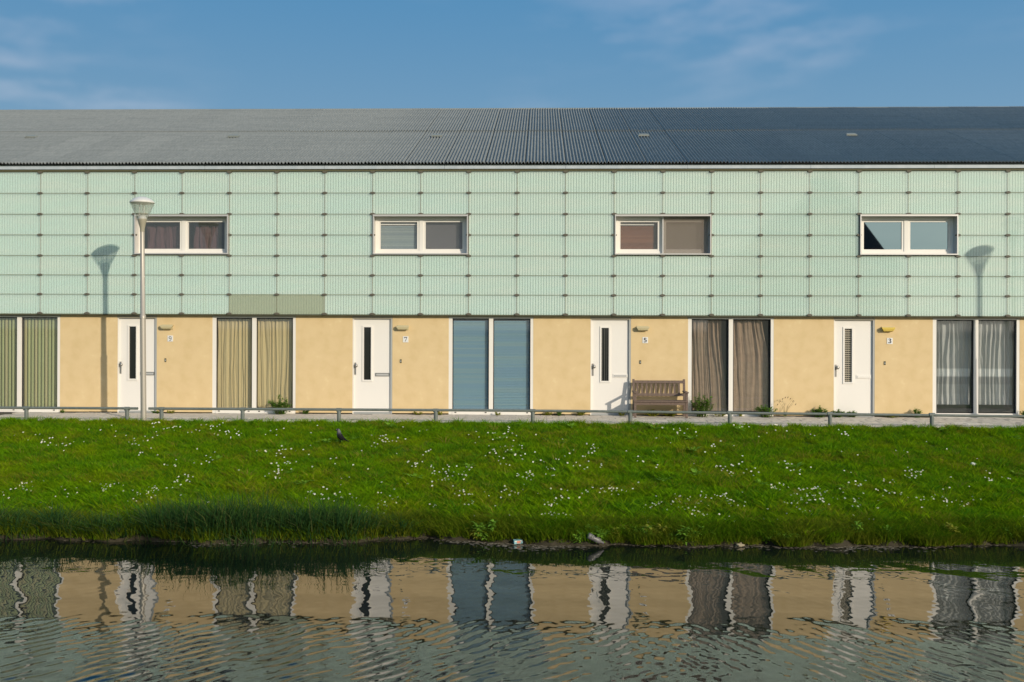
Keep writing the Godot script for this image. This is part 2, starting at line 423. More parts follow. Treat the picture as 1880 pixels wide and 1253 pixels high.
func house(x0: float, spec: Dictionary) -> Node3D:
	var h := thing("terraced_house", spec.label, "house", Vector3(x0, 0, 0), "terraced houses along the canal")
	var du: float = spec.du
	# rendered wall and inner shell
	var st := begin()
	var d0 := 0.675 + du
	var w0 := 3.09 + du
	put("rendered_wall", box(Vector3(0, 0, -0.2), Vector3(d0, 2.49, 0)), M.render, h)
	put("rendered_wall", box(Vector3(d0 + 1.0, 0, -0.2), Vector3(w0, 2.49, 0)), M.render, h)
	put("rendered_wall", box(Vector3(w0 + 2.11, 0, -0.2), Vector3(6.0, 2.49, 0)), M.render, h)
	add_box(st, Vector3(0, 2.55, -0.2), Vector3(6, 3.98, -0.002))
	add_box(st, Vector3(0, 4.98, -0.2), Vector3(6, 6.02, -0.002))
	add_box(st, Vector3(0, 3.98, -0.2), Vector3(1.2, 4.98, -0.002))
	add_box(st, Vector3(3.6, 3.98, -0.2), Vector3(6, 4.98, -0.002))
	add_box(st, Vector3(0, 2.49, -0.2), Vector3(d0 - 0.006, 2.55, -0.002))
	add_box(st, Vector3(d0 + 1.006, 2.49, -0.2), Vector3(w0 - 0.021, 2.55, -0.002))
	add_box(st, Vector3(w0 + 2.131, 2.49, -0.2), Vector3(6.0, 2.55, -0.002))
	add_box(st, Vector3(0.0, -0.3, -8.9), Vector3(6.0, -0.02, -0.2))
	add_box(st, Vector3(0.06, 2.62, -4.0), Vector3(5.94, 2.80, -0.2))
	add_box(st, Vector3(0.0, 6.0, -8.9), Vector3(6.0, 6.05, -0.2))
	add_box(st, Vector3(0.06, -0.02, -4.15), Vector3(5.94, 6.0, -4.0))
	add_box(st, Vector3(0.0, -0.02, -8.9), Vector3(0.06, 6.0, -0.2))
	add_box(st, Vector3(5.94, -0.02, -8.9), Vector3(6.0, 6.0, -0.2))
	put("inner_shell", done(st), M.interior, h)
	for r in [[0.0, d0], [d0 + 1.0, w0], [w0 + 2.11, 6.0]]:
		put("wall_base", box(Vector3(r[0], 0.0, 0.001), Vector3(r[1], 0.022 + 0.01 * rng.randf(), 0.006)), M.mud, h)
	# cladding: ribbed sheet behind, glass panels before it, rails and clips at the joints
	var cl := group_part("cladding", h)
	for r in [[0.0, 1.2, 2.492, 6.05], [3.6, 6.0, 2.492, 6.05], [1.2, 3.6, 4.98, 6.05], [1.2, 3.6, 2.492, 3.98]]:
		var pair := ribbed(r[0], r[1], r[2], r[3], 0.09)
		put("ribbed_sheet", pair[0], M.backing, cl)
		put("slot_back", pair[1], M.slot, cl)
	for r in 7:
		for c in 5:
			if (r == 2 or r == 3) and (c == 1 or c == 2): continue
			var y1: float = ROWS[r] - 0.0065
			var y0: float = ROWS[r + 1] + 0.0065
			var m: Material = M.panels[rng.randi() % 4]
			if spec.get("old", false) and r == 6 and c >= 3: m = M.old_panel
			var jz := rng.randf_range(-0.003, 0.003)
			put("glass_panel", box(Vector3(0.0055, -(y1 - y0), 0.0), Vector3(1.1945, 0, 0.01)), m, cl, Vector3(c * 1.2, y1, 0.13 + jz), Basis(Vector3.UP, rng.randf_range(-0.004, 0.004)) * Basis(Vector3.RIGHT, rng.randf_range(-0.006, 0.006)))
	for r in 8:
		if r == 3:
			put("rail", box(Vector3(0, -0.007, 0.091), Vector3(1.2, 0.007, 0.128)), M.joint_rail, cl, Vector3(0, ROWS[r], 0))
			put("rail", box(Vector3(0, -0.007, 0.091), Vector3(2.4, 0.007, 0.128)), M.joint_rail, cl, Vector3(3.6, ROWS[r], 0))
		elif r < 7:
			put("rail", box(Vector3(0, -0.007, 0.091), Vector3(6.0, 0.007, 0.128)), M.joint_rail, cl, Vector3(0, ROWS[r], 0))
		for c in 5:
			if r == 3 and c == 2: continue
			put("clip", clip_mesh(), M.clip, cl, Vector3(c * 1.2, ROWS[r] + (0.012 if r == 7 else -0.012 if r == 0 else 0.0), 0.147))
	for c in 5:
		if c == 2:
			put("joint_strip", box(Vector3(-0.005, 0, 0.091), Vector3(0.005, 1.06, 0.124)), M.rust, cl, Vector3(c * 1.2, 4.985, 0))
			put("joint_strip", box(Vector3(-0.005, 0, 0.091), Vector3(0.005, 1.485, 0.124)), M.rust, cl, Vector3(c * 1.2, 2.492, 0))
		else:
			put("joint_strip", box(Vector3(-0.005, 0, 0.091), Vector3(0.005, 3.55, 0.124)), M.rust, cl, Vector3(c * 1.2, 2.494, 0))
	put("soffit_strip", box(Vector3(0, 2.462, 0.001), Vector3(6, 2.4915, 0.135)), M.rail, h)
	# eaves
	put("eave_board", box(Vector3(0, 6.058, 0.0), Vector3(6, 6.107, 0.165)), M.eave_wood, h)
	put("gutter", box(Vector3(0.003, 6.108, 0.0), Vector3(2.997, 6.215, 0.195)), M.fascia, h)
	put("gutter", box(Vector3(3.003, 6.108, 0.0), Vector3(5.997, 6.214, 0.194)), M.fascia, h)
	upper_window(h, spec.get("glass", M.pane))
	ground_window(h, du)
	front_door(h, du, spec.door)
	# roof
	var roof := group_part("roof", h)
	var slope := Vector3(0, ROOF_TAN, -1).normalized()
	var nor := Vector3(0, 1, ROOF_TAN).normalized()
	var start := Vector3(0, 6.228, 0.27)
	st = begin()
	var e0 := start - nor * 0.03 - slope * -0.02
	var e1 := e0 + slope * 9.72
	quad(st, e1, e1 + Vector3(6, 0, 0), e0 + Vector3(6, 0, 0), e0)
	quad(st, e1 + Vector3(6, 0, 0), e1, Vector3(0, 6.1, 2 * e1.z - e0.z), Vector3(6, 6.1, 2 * e1.z - e0.z))
	put("roof_deck", done(st), M.deck, roof)
	for r in 2:
		for k in 6:
			var at := start + slope * (4.92 * r) + nor * (0.022 * r + (0.006 if k % 2 else 0.0)) + Vector3(k * 1.0 + 0.0065, 0, 0)
			put("roof_sheet", corrugated(0.987, 5.02 if r == 0 else 4.86, 12), M.roofs[rng.randi() % 3], roof, at)
	st = begin()
	add_tube(st, [e1 + Vector3(0, 0.055, 0.01), e1 + Vector3(6, 0.055, 0.01)], [0.05, 0.05], 8, false)
	put("ridge_cap", done(st), M.ridge, roof)
	var v := start + slope * 3.95 + nor * 0.05 + Vector3(spec.vent, 0, 0)
	var vb := Basis(Vector3.RIGHT, atan(ROOF_TAN))
	st = begin()
	add_box(st, Vector3(-0.15, 0.0, -0.10), Vector3(0.15, 0.028, 0.10))
	add_box(st, Vector3(-0.13, 0.028, -0.08), Vector3(0.13, 0.042, 0.07))
	put("roof_vent", done(st), M.ridge, roof, v, vb)
	return h

func clip_mesh() -> ArrayMesh:
	if meshes.has("clip"): return meshes.clip
	var st := begin()
	var pts := []
	for k in 10:
		var a := TAU * k / 10
		pts.append(Vector2(cos(a) * 0.074, sin(a) * 0.033))
	for k in 10:
		var p: Vector2 = pts[k]
		var q: Vector2 = pts[(k + 1) % 10]
		st.set_smooth_group(-1)
		quad(st, Vector3(p.x * 0.85, p.y * 0.8, 0.018), Vector3(p.x, p.y, -0.02), Vector3(q.x, q.y, -0.02), Vector3(q.x * 0.85, q.y * 0.8, 0.018))
		for z in [Vector3(0, 0, 0.018), Vector3(q.x * 0.85, q.y * 0.8, 0.018), Vector3(p.x * 0.85, p.y * 0.8, 0.018)]: st.add_vertex(z)
	meshes.clip = done(st)
	return meshes.clip

# ---------------------------------------------------------------- curtains and blinds (things of their own)
func pleated(called: String, label: String, x: float, w: float, y0: float, y1: float, z: float, folds: float, depth: float, m: Material, seed_ := 0, shape: Variant = null) -> Node:
	var n := FastNoiseLite.new()
	n.seed = seed_
	n.frequency = 1.0
	var f := func(i: float, j: float) -> Vector3:
		var px := i * w + n.get_noise_2d(i * folds * 0.35, j * 0.7 + 5.0) * 0.05
		var py := lerpf(y0, y1, j)
		var ph := i * folds * TAU + n.get_noise_2d(i * 3.0, j * 0.4) * 4.0
		var pz := sin(ph) * depth * (0.6 + 0.5 * n.get_noise_2d(i * 5.0 + 9.0, j * 0.5)) + 0.35 * depth * sin(ph * 2.1 + 1.0)
		if shape != null:
			var q: Vector2 = shape.call(i, j)
			px = q.x * w + (px - i * w)
			pz *= q.y
		return Vector3(px, py, pz)
	var o := put(called, grid_mesh(int(folds * 12), 22, f), m, self, Vector3(x, 0, z))
	tag(o, label, "curtain")
	return o

func slat_blind(called: String, label: String, x: float, w: float, y0: float, y1: float, z: float, pitch: float, cols: Array, tilt := 1.0) -> void:
	var t := thing(called, label, "blind", Vector3(x, y0, z))
	var st := begin()
	st.set_smooth_group(-1)
	var n := int((y1 - y0 - 0.05) / pitch)
	for k in n:
		st.set_color(cols[int(absf(sin(k * 12.9898 + x)) * 997.0) % cols.size()])
		add_box(st, Vector3(0, -0.0008, -pitch * 0.58), Vector3(w, 0.0008, pitch * 0.58), Transform3D(Basis(Vector3.RIGHT, tilt), Vector3(0, 0.03 + k * pitch, 0)))
	var s := put("slats", done(st), M.vertex, t)
	s.set_meta("kind", "stuff")
	put("head_rail", box(Vector3(0, 0, -0.02), Vector3(w, 0.035, 0.02)), M.white, t, Vector3(0, y1 - y0 - 0.035, 0))
	put("bottom_rail", box(Vector3(0, 0, -0.015), Vector3(w, 0.018, 0.015)), M.white, t)

func curtains(x0: Dictionary) -> void:
	# x0: house key -> origin along the street
	var zc := -0.19
	# green vertical vanes
	for s in 2:
		var wx: float = x0.eleven + 3.09 + 0.055 + (0.06 if s == 0 else 1.09)
		var t := thing("vertical_blind", "pale green vertical vane blind hanging behind the tall window of the house beyond number nine", "blind", Vector3(wx, 0.10, zc + 0.02), "green vane blinds")
		put("head_rail", box(Vector3(0, 2.27, -0.02), Vector3(0.97, 2.30, 0.02)), M.white, t)
		for k in 11:
			var m: Material = mat(Color(0.42, 0.46, 0.22) if k % 3 else Color(0.45, 0.43, 0.22), 0.8)
			put("vane", grid_mesh(4, 1, func(i: float, j: float): return Vector3((i - 0.5) * 0.102, j * 2.27, 0.012 * (1 - pow(2 * i - 1, 2)))), m, t, Vector3(0.045 + k * 0.088, 0.0, 0), Basis(Vector3.UP, -0.38 + 0.04 * sin(k * 2.3)))
	# beige pleats
	var beige := mat(Color(0.50, 0.42, 0.22), 0.9, {"rim_enabled": true, "rim": 0.3, "backlight_enabled": true, "backlight": Color(0.2, 0.16, 0.08).linear_to_srgb()})
	pleated("curtain", "beige pleated curtain in number nine, the half away from the leafy shrub", x0.nine + 3.09 + 0.05 + 0.06, 0.97, 0.06, 2.44, zc, 9, 0.030, beige, 3)
	pleated("curtain", "beige pleated curtain in number nine, the half above the leafy shrub", x0.nine + 3.09 + 0.05 + 1.08, 0.97, 0.06, 2.44, zc, 8, 0.030, beige, 8)
	# blue slats
	var blues := [Color(0.17, 0.31, 0.41), Color(0.18, 0.325, 0.41), Color(0.19, 0.335, 0.40), Color(0.17, 0.31, 0.42), Color(0.20, 0.335, 0.39)]
	slat_blind("slat_blind", "blue slatted blind in the tall window of number seven, half nearer its wall lamp", x0.seven + 3.09 + 0.01 + 0.08, 0.93, 0.10, 2.42, -0.13, 0.040, blues)
	slat_blind("slat_blind", "blue slatted blind in the tall window of number seven, half away from its wall lamp", x0.seven + 3.09 + 0.01 + 1.10, 0.95, 0.10, 2.42, -0.13, 0.040, blues)
	# brown drapes
	var brown := triplanar(mat(Color(1, 1, 1), 0.95, {"rim_enabled": true, "rim": 0.3}), tex(0.02, [[0.0, Color(0.21, 0.15, 0.10)], [1.0, Color(0.29, 0.215, 0.15)]], 4, 256, 61), Vector3(1, 1, 1))
	pleated("curtain", "bunched brown drape behind the window beside the wooden bench", x0.five + 3.09 - 0.04 + 0.08, 0.93, 0.06, 2.42, zc, 7, 0.048, brown, 21,
		func(i: float, j: float): return Vector2(i * (0.82 + 0.16 * smoothstep(1.0, 0.0, j)), 0.55 + 0.5 * j))
	pleated("curtain", "brown drape hanging in a wide slack fold, next to the bunched one", x0.five + 3.09 - 0.04 + 1.10, 0.95, 0.06, 2.42, zc, 4.5, 0.05, brown, 34,
		func(i: float, j: float): return Vector2(i * (0.80 + 0.18 * smoothstep(1.0, 0.55, j)), 0.35 + 0.7 * j))
	# grey sheers; the bands are reflections of a car painted into the vertex colours
	for s in 2:
		var n := FastNoiseLite.new()
		n.seed = 70 + s
		n.frequency = 1.0
		var st := begin()
		st.set_smooth_group(0)
		var nx := 90
		var ny := 44
		var p := []
		var c := []
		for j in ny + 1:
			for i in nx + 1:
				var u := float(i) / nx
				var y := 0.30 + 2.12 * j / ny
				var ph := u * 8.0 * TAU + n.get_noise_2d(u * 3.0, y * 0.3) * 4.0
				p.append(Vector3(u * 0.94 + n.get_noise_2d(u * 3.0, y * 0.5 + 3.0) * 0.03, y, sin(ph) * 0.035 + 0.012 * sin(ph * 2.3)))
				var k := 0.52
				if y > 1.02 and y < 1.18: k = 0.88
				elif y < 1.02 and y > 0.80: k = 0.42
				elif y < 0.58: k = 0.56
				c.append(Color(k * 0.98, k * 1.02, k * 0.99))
		for j in ny:
			for i in nx:
				var a: int = j * (nx + 1) + i
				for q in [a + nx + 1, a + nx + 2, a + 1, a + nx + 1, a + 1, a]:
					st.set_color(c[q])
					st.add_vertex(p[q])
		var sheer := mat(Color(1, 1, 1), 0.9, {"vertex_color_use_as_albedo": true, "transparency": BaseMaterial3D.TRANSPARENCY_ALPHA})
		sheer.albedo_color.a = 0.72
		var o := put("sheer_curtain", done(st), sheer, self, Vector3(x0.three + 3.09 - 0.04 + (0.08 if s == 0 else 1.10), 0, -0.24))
		tag(o, "grey sheer curtain with painted reflection bands in the tall window of number three, " + ("nearer its wall lamp" if s == 0 else "away from its wall lamp"), "curtain")
	# upper windows
	var purple := mat(Color(0.075, 0.035, 0.038), 0.9)
	pleated("curtain", "dark plum curtain in the upper window behind the street lamp, wider half", x0.nine + 1.36, 0.98, 4.0, 4.74, -0.26, 4, 0.045, purple, 5)
	pleated("curtain", "dark plum curtain drawn aside in the upper window behind the street lamp", x0.nine + 2.58, 0.62, 4.0, 4.74, -0.26, 3, 0.045, purple, 6)
	var pale := [Color(0.27, 0.33, 0.33), Color(0.30, 0.36, 0.35), Color(0.24, 0.30, 0.32)]
	slat_blind("slat_blind", "pale slatted blind in the upper window of number seven", x0.seven + 1.36, 0.97, 4.08, 4.78, -0.14, 0.030, pale)
	var screen := mat(Color(0.085, 0.08, 0.085), 0.9)
	var o := put("roller_blind", box(Vector3(0, 0, 0), Vector3(0.98, 0.72, 0.004)), screen, self, Vector3(x0.seven + 2.47, 4.07, -0.16))
	tag(o, "dark grey roller blind pulled down in the upper window of number seven", "blind")
	var woods := [Color(0.16, 0.065, 0.035), Color(0.19, 0.08, 0.042), Color(0.14, 0.055, 0.03)]
	slat_blind("wooden_blind", "reddish brown wooden blind in the upper window above the bench", x0.five + 1.36, 0.86, 4.08, 4.78, -0.15, 0.045, woods, 1.2)
	var o2 := thing("insect_screen", "grey brown insect screen covering half of the upper window above the bench", "screen", Vector3(x0.five + 2.40, 4.02, 0.0))
	var mesh_mat := mat(Color(0.26, 0.22, 0.18), 0.9, {"transparency": BaseMaterial3D.TRANSPARENCY_ALPHA})
	mesh_mat.albedo_color.a = 0.38
	put("mesh_cloth", box(Vector3(0, 0, 0), Vector3(1.10, 0.91, 0.004)), mesh_mat, o2, Vector3(0.03, 0, 0.03))
	put("side_rail", box(Vector3(0, 0, 0), Vector3(0.03, 0.91, 0.03)), M.alu, o2, Vector3(0.0, 0, 0.02))
	var o3 := put("roller_blind", box(Vector3(0, 0, 0), Vector3(0.98, 0.72, 0.004)), mat(Color(0.22, 0.20, 0.17), 0.9), self, Vector3(x0.five + 2.47, 4.07, -0.16))
	tag(o3, "fawn roller blind behind the insect screen of the upper window above the bench", "blind")

# ---------------------------------------------------------------- wall fittings
func wall_fittings(x: float, du: float, digit: String, word: String, yellow: bool) -> void:
	var t := thing("wall_light", ("yellowed" if yellow else "beige") + " bulkhead wall light above the plate with digit " + word, "wall light", Vector3(x + 1.965 + du, 2.155, 0.0), "bulkhead lights beside the doors")
	var st := begin()
	st.set_smooth_group(-1)
	# boat shaped shade: long flat top, shorter rounded bottom
	var prof := [[0.155, 0.055, 0.0], [0.165, 0.055, 0.10], [0.150, 0.02, 0.125], [0.120, -0.03, 0.115], [0.09, -0.055, 0.06], [0.085, -0.06, 0.0]]
	for i in prof.size() - 1:
		var a: Array = prof[i]
		var b: Array = prof[i + 1]
		quad(st, Vector3(-a[0], a[1], a[2]), Vector3(a[0], a[1], a[2]), Vector3(b[0], b[1], b[2]), Vector3(-b[0], b[1], b[2]))
	for s in [-1, 1]:
		for i in range(1, prof.size() - 1):
			var tri := [Vector3(s * prof[0][0], prof[0][1], prof[0][2]), Vector3(s * prof[i][0], prof[i][1], prof[i][2]), Vector3(s * prof[i + 1][0], prof[i + 1][1], prof[i + 1][2])]
			if s < 0: tri.reverse()
			tri.reverse()
			for p in tri: st.add_vertex(p)
	put("shade", done(st), M.lampshade_yellow if yellow else M.lampshade, t)
	put("base_plate", box(Vector3(-0.14, -0.045, 0.0), Vector3(0.14, 0.075, 0.02)), M.lampshade, t)
	var n := thing("house_number_plate", "white house number plate with dark digit " + word, "sign", Vector3(x + 2.03 + du, 1.875, 0.0), "house number plates")
	put("plate", box(Vector3(-0.068, -0.075, 0.001), Vector3(0.068, 0.075, 0.010)), M.plate, n)
	var tm := TextMesh.new()
	tm.text = digit
	var font := SystemFont.new()
	font.font_names = PackedStringArray(["Droid Serif" if digit == "7" else "Droid Sans"])
	font.font_weight = 700 if digit != "9" else 500
	tm.font = font
	tm.font_size = 64
	tm.pixel_size = 0.0024
	tm.depth = 0.004
	put("digit", tm, M.ink, n, Vector3(0, 0, 0.013))
	var b := thing("doorbell", "small dark doorbell button below the plate with digit " + word, "doorbell", Vector3(x + 1.91 + du, 1.33, 0.0), "doorbells beside the doors")
	put("base", box(Vector3(-0.022, -0.045, 0.001), Vector3(0.022, 0.045, 0.012)), M.eave_wood, b)
	put("button", box(Vector3(-0.012, -0.02, 0.012), Vector3(0.012, 0.012, 0.018)), M.jamb, b)

# ---------------------------------------------------------------- street furniture
func street_lamp(x: float, z: float, label: String) -> void:
	var t := thing("street_lamp", label, "street lamp", Vector3(x, -0.02, z), "street lamps at the grass edge")
	t.rotation.z = 0.010
	var st := begin()
	add_tube(st, [Vector3(0, -0.3, 0), Vector3(0, 2.38, 0)], [0.064, 0.062], 16)
	put("lower_pole", done(st), M.pole, t)
	st = begin()
	add_tube(st, [Vector3(0, 2.38, 0), Vector3(0, 2.45, 0), Vector3(0, 2.46, 0), Vector3(0, 4.40, 0)], [0.066, 0.066, 0.053, 0.048], 16)
	put("upper_pole", done(st), M.pole, t)
	st = begin()
	add_lathe(st, [Vector2(0.052, 4.36), Vector2(0.054, 4.44), Vector2(0.075, 4.53), Vector2(0.102, 4.635), Vector2(0.104, 4.66), Vector2(0.0, 4.662)], 24)
	put("neck", done(st), M.lamp_neck, t)
	st = begin()
	add_lathe(st, [Vector2(0.098, 4.66), Vector2(0.095, 4.69), Vector2(0.075, 4.73), Vector2(0.04, 4.75), Vector2(0.0, 4.755)], 24)
	put("diffuser", done(st), M.plate, t)
	st = begin()
	add_lathe(st, [Vector2(0.104, 4.66), Vector2(0.17, 4.79), Vector2(0.265, 5.02)], 32)
	put("glass_cone", done(st), M.lamp_glass, t)
	st = begin()
	add_lathe(st, [Vector2(0.0, 5.0), Vector2(0.20, 5.005), Vector2(0.272, 5.02), Vector2(0.278, 5.035), Vector2(0.25, 5.07), Vector2(0.18, 5.125), Vector2(0.09, 5.16), Vector2(0.0, 5.17)], 32)
	put("cap", done(st), M.lamp_cap, t)
	for k in 3:
		var a := TAU * k / 3 + 0.4
		st = begin()
		add_tube(st, [Vector3(cos(a) * 0.06, 4.74, sin(a) * 0.06), Vector3(cos(a) * 0.06, 5.01, sin(a) * 0.06)], [0.008, 0.008], 6)
		put("rod", done(st), M.plate, t)
	st = begin()
	add_lathe(st, [Vector2(0.125, 4.765), Vector2(0.135, 4.765), Vector2(0.135, 4.785), Vector2(0.125, 4.785)], 24)
	put("ring", done(st), M.lamp_neck, t)

func barrier(label: String, posts: Array, x_start: float, x_end: float) -> void:
	var t := thing("pipe_barrier", label, "railing", Vector3(x_start, 0, edge_z(x_start) - 0.06), "low pipe barriers")
	var o := t.position
	var hy := 0.285
	var st := begin()
	var pts := []
	var n := 12
	for k in n + 1:
		var x := lerpf(x_start, x_end, float(k) / n)
		pts.append(Vector3(x, hy - 0.002 * maxf(0, x), edge_z(x) - 0.06) - o)
	add_tube(st, pts, pts.map(func(_p): return 0.030), 12)
	put("rail", done(st), M.barrier, t)
	for px in posts:
		st = begin()
		var b := Vector3(px, -0.2, edge_z(px) - 0.06) - o
		add_tube(st, [b, b + Vector3(0, hy + 0.16, 0), b + Vector3(0, hy + 0.19, 0)], [0.045, 0.045, 0.04], 12)
		add_tube(st, [b + Vector3(-0.06, hy + 0.195, 0), b + Vector3(0.06, hy + 0.195, 0)], [0.042, 0.042], 12)
		put("post", done(st), M.barrier, t)

func bench() -> void:
	var t := thing("park_bench", "weathered brown slatted wooden bench against the wall of number five", "bench", Vector3(2.27, 0.0, 0.1))
	var wdt := 1.30
	var bk := Basis(Vector3.RIGHT, -0.17)
	for s in 2:
		var x := 0.0 if s == 0 else wdt - 0.06
		put("front_leg", box(Vector3(x, 0, 0.50), Vector3(x + 0.055, 0.60, 0.555)), M.wood, t)
		put("rear_leg", box(Vector3(x + 0.002, 0, 0.10), Vector3(x + 0.053, 0.45, 0.165)), M.wood, t)
		put("back_post", box(Vector3(0.002, 0, -0.03), Vector3(0.053, 0.50, 0.03)), M.wood, t, Vector3(x, 0.42, 0.135), bk)
		put("armrest", box(Vector3(x - 0.012, 0.60, 0.06), Vector3(x + 0.067, 0.632, 0.60)), M.wood, t)
		put("side_rail", box(Vector3(x + 0.006, 0.31, 0.165), Vector3(x + 0.049, 0.385, 0.50)), M.wood, t)
	for k in 4:
		put("seat_slat", box(Vector3(-0.005, 0.385, 0.155 + k * 0.108), Vector3(wdt, 0.412, 0.155 + k * 0.108 + 0.095)), M.wood, t)
	put("front_rail", box(Vector3(0.055, 0.315, 0.515), Vector3(wdt - 0.06, 0.384, 0.545)), M.wood, t)
	put("top_rail", box(Vector3(0.05, 0.40, -0.025), Vector3(wdt - 0.055, 0.468, 0.025)), M.wood, t, Vector3(0, 0.42, 0.135), bk)
	put("lower_rail", box(Vector3(0.05, 0.085, -0.025), Vector3(wdt - 0.055, 0.15, 0.025)), M.wood, t, Vector3(0, 0.42, 0.135), bk)
	for k in 10:
		var x := 0.10 + k * 0.1135
		put("back_slat", box(Vector3(x, 0.15, -0.010), Vector3(x + 0.044, 0.40, 0.010)), M.wood, t, Vector3(0, 0.42, 0.135), bk)

# ---------------------------------------------------------------- plants
func leaf_quad(st: SurfaceTool, at: Vector3, dir: Vector3, up: Vector3, l: float, w: float) -> void:
	var s := dir.cross(up).normalized() * w
	var m := at + dir * l * 0.5 + up * l * 0.08
	var e := at + dir * l - up * l * 0.12
	for p in [at, m - s, m + s, m - s, e, m + s]: st.add_vertex(p)

func leafy_plant(called: String, label: String, at: Vector3, h: float, w: float, leaves: int, leaf_l: float, m: Material, group := "") -> void:
	var t := thing(called, label, "plant", at, group)
	var st := begin()
	var sm := begin()
	st.set_smooth_group(-1)
	if called == "weed": leaves *= 2
	var stems := maxi(5, int(leaves / 28.0))
	for s in stems:
		var a := rng.randf() * TAU
		var r := sqrt(rng.randf()) * w * 0.5
		var hh := h * rng.randf_range(0.5, 1.0) * (1.0 - 0.35 * r / (w * 0.5))
		var base := Vector3(cos(a) * r * 0.35, -0.02, sin(a) * r * 0.2)
		var tip := Vector3(cos(a) * r, hh, sin(a) * r * 0.5 + 0.02)
		var mid := base.lerp(tip, 0.5) + Vector3(0, hh * 0.12, 0)
		add_tube(sm, [base, mid, tip], [0.005, 0.004, 0.002], 5, false)
		for k in int(leaves / float(stems)):
			var f := pow(rng.randf(), 0.7)
			var p := base.lerp(mid, f * 2.0) if f < 0.5 else mid.lerp(tip, f * 2.0 - 1.0)
			var b := rng.randf() * TAU
			var d := Vector3(cos(b), rng.randf_range(-0.2, 0.8), sin(b)).normalized()
			leaf_quad(st, p, d, Vector3.UP, leaf_l * rng.randf_range(0.6, 1.2), leaf_l * rng.randf_range(0.13, 0.24))
	put("foliage", done(st), m, t)
	put("stems", done(sm), M.stem, t)

func rosette_mesh(seed_: int) -> ArrayMesh:
	var r := RandomNumberGenerator.new()
	r.seed = seed_
	var st := begin()
	st.set_smooth_group(-1)
	for k in 11:
		var a := TAU * k / 11 + r.randf() * 0.4
		var d := Vector3(cos(a), r.randf_range(0.25, 0.9), sin(a)).normalized()
		leaf_quad(st, Vector3.ZERO, d, Vector3.UP, r.randf_range(0.11, 0.2), r.randf_range(0.014, 0.028))
	return done(st)

func tuft_mesh(seed_: int, blades: int, h: float, spread: float, width: float, lean: float) -> ArrayMesh:
	var r := RandomNumberGenerator.new()
	r.seed = seed_
	var st := begin()
	st.set_smooth_group(-1)
	for k in blades:
		var a := r.randf() * TAU
		var b := Vector3(cos(a), 0, sin(a)) * spread * sqrt(r.randf())
		var hh := h * r.randf_range(0.5, 1.0)
		var q := r.randf() * TAU
		var side := Vector3(cos(q), 0, sin(q)) * width * 0.5
		var bend := Vector3(cos(a) + r.randf_range(-0.7, 0.7), 0, sin(a) + r.randf_range(-0.7, 0.7)) * lean * hh
		var m := b + Vector3(0, hh * 0.6, 0) + bend * 0.35
		var e := b + Vector3(0, hh, 0) + bend
		for p in [b - side, m - side * 0.8, m + side * 0.8, b - side, m + side * 0.8, b + side, m - side * 0.8, e, m + side * 0.8]: st.add_vertex(p)
	return done(st)

func scatter(called: String, label: String, category: String, mesh: Mesh, m: Material, rows: Array, cols: Array) -> MultiMeshInstance3D:
	var mm := MultiMesh.new()
	mm.transform_format = MultiMesh.TRANSFORM_3D
	mm.use_colors = true
	mm.mesh = mesh
	mm.instance_count = rows.size()
	for i in rows.size():
		mm.set_instance_transform(i, rows[i])
		mm.set_instance_color(i, cols[i])
	var o := MultiMeshInstance3D.new()
	o.name = numbered(called)
	o.multimesh = mm
	o.material_override = m
	add_child(o)
	tag(o, label, category, "", "stuff")
	return o

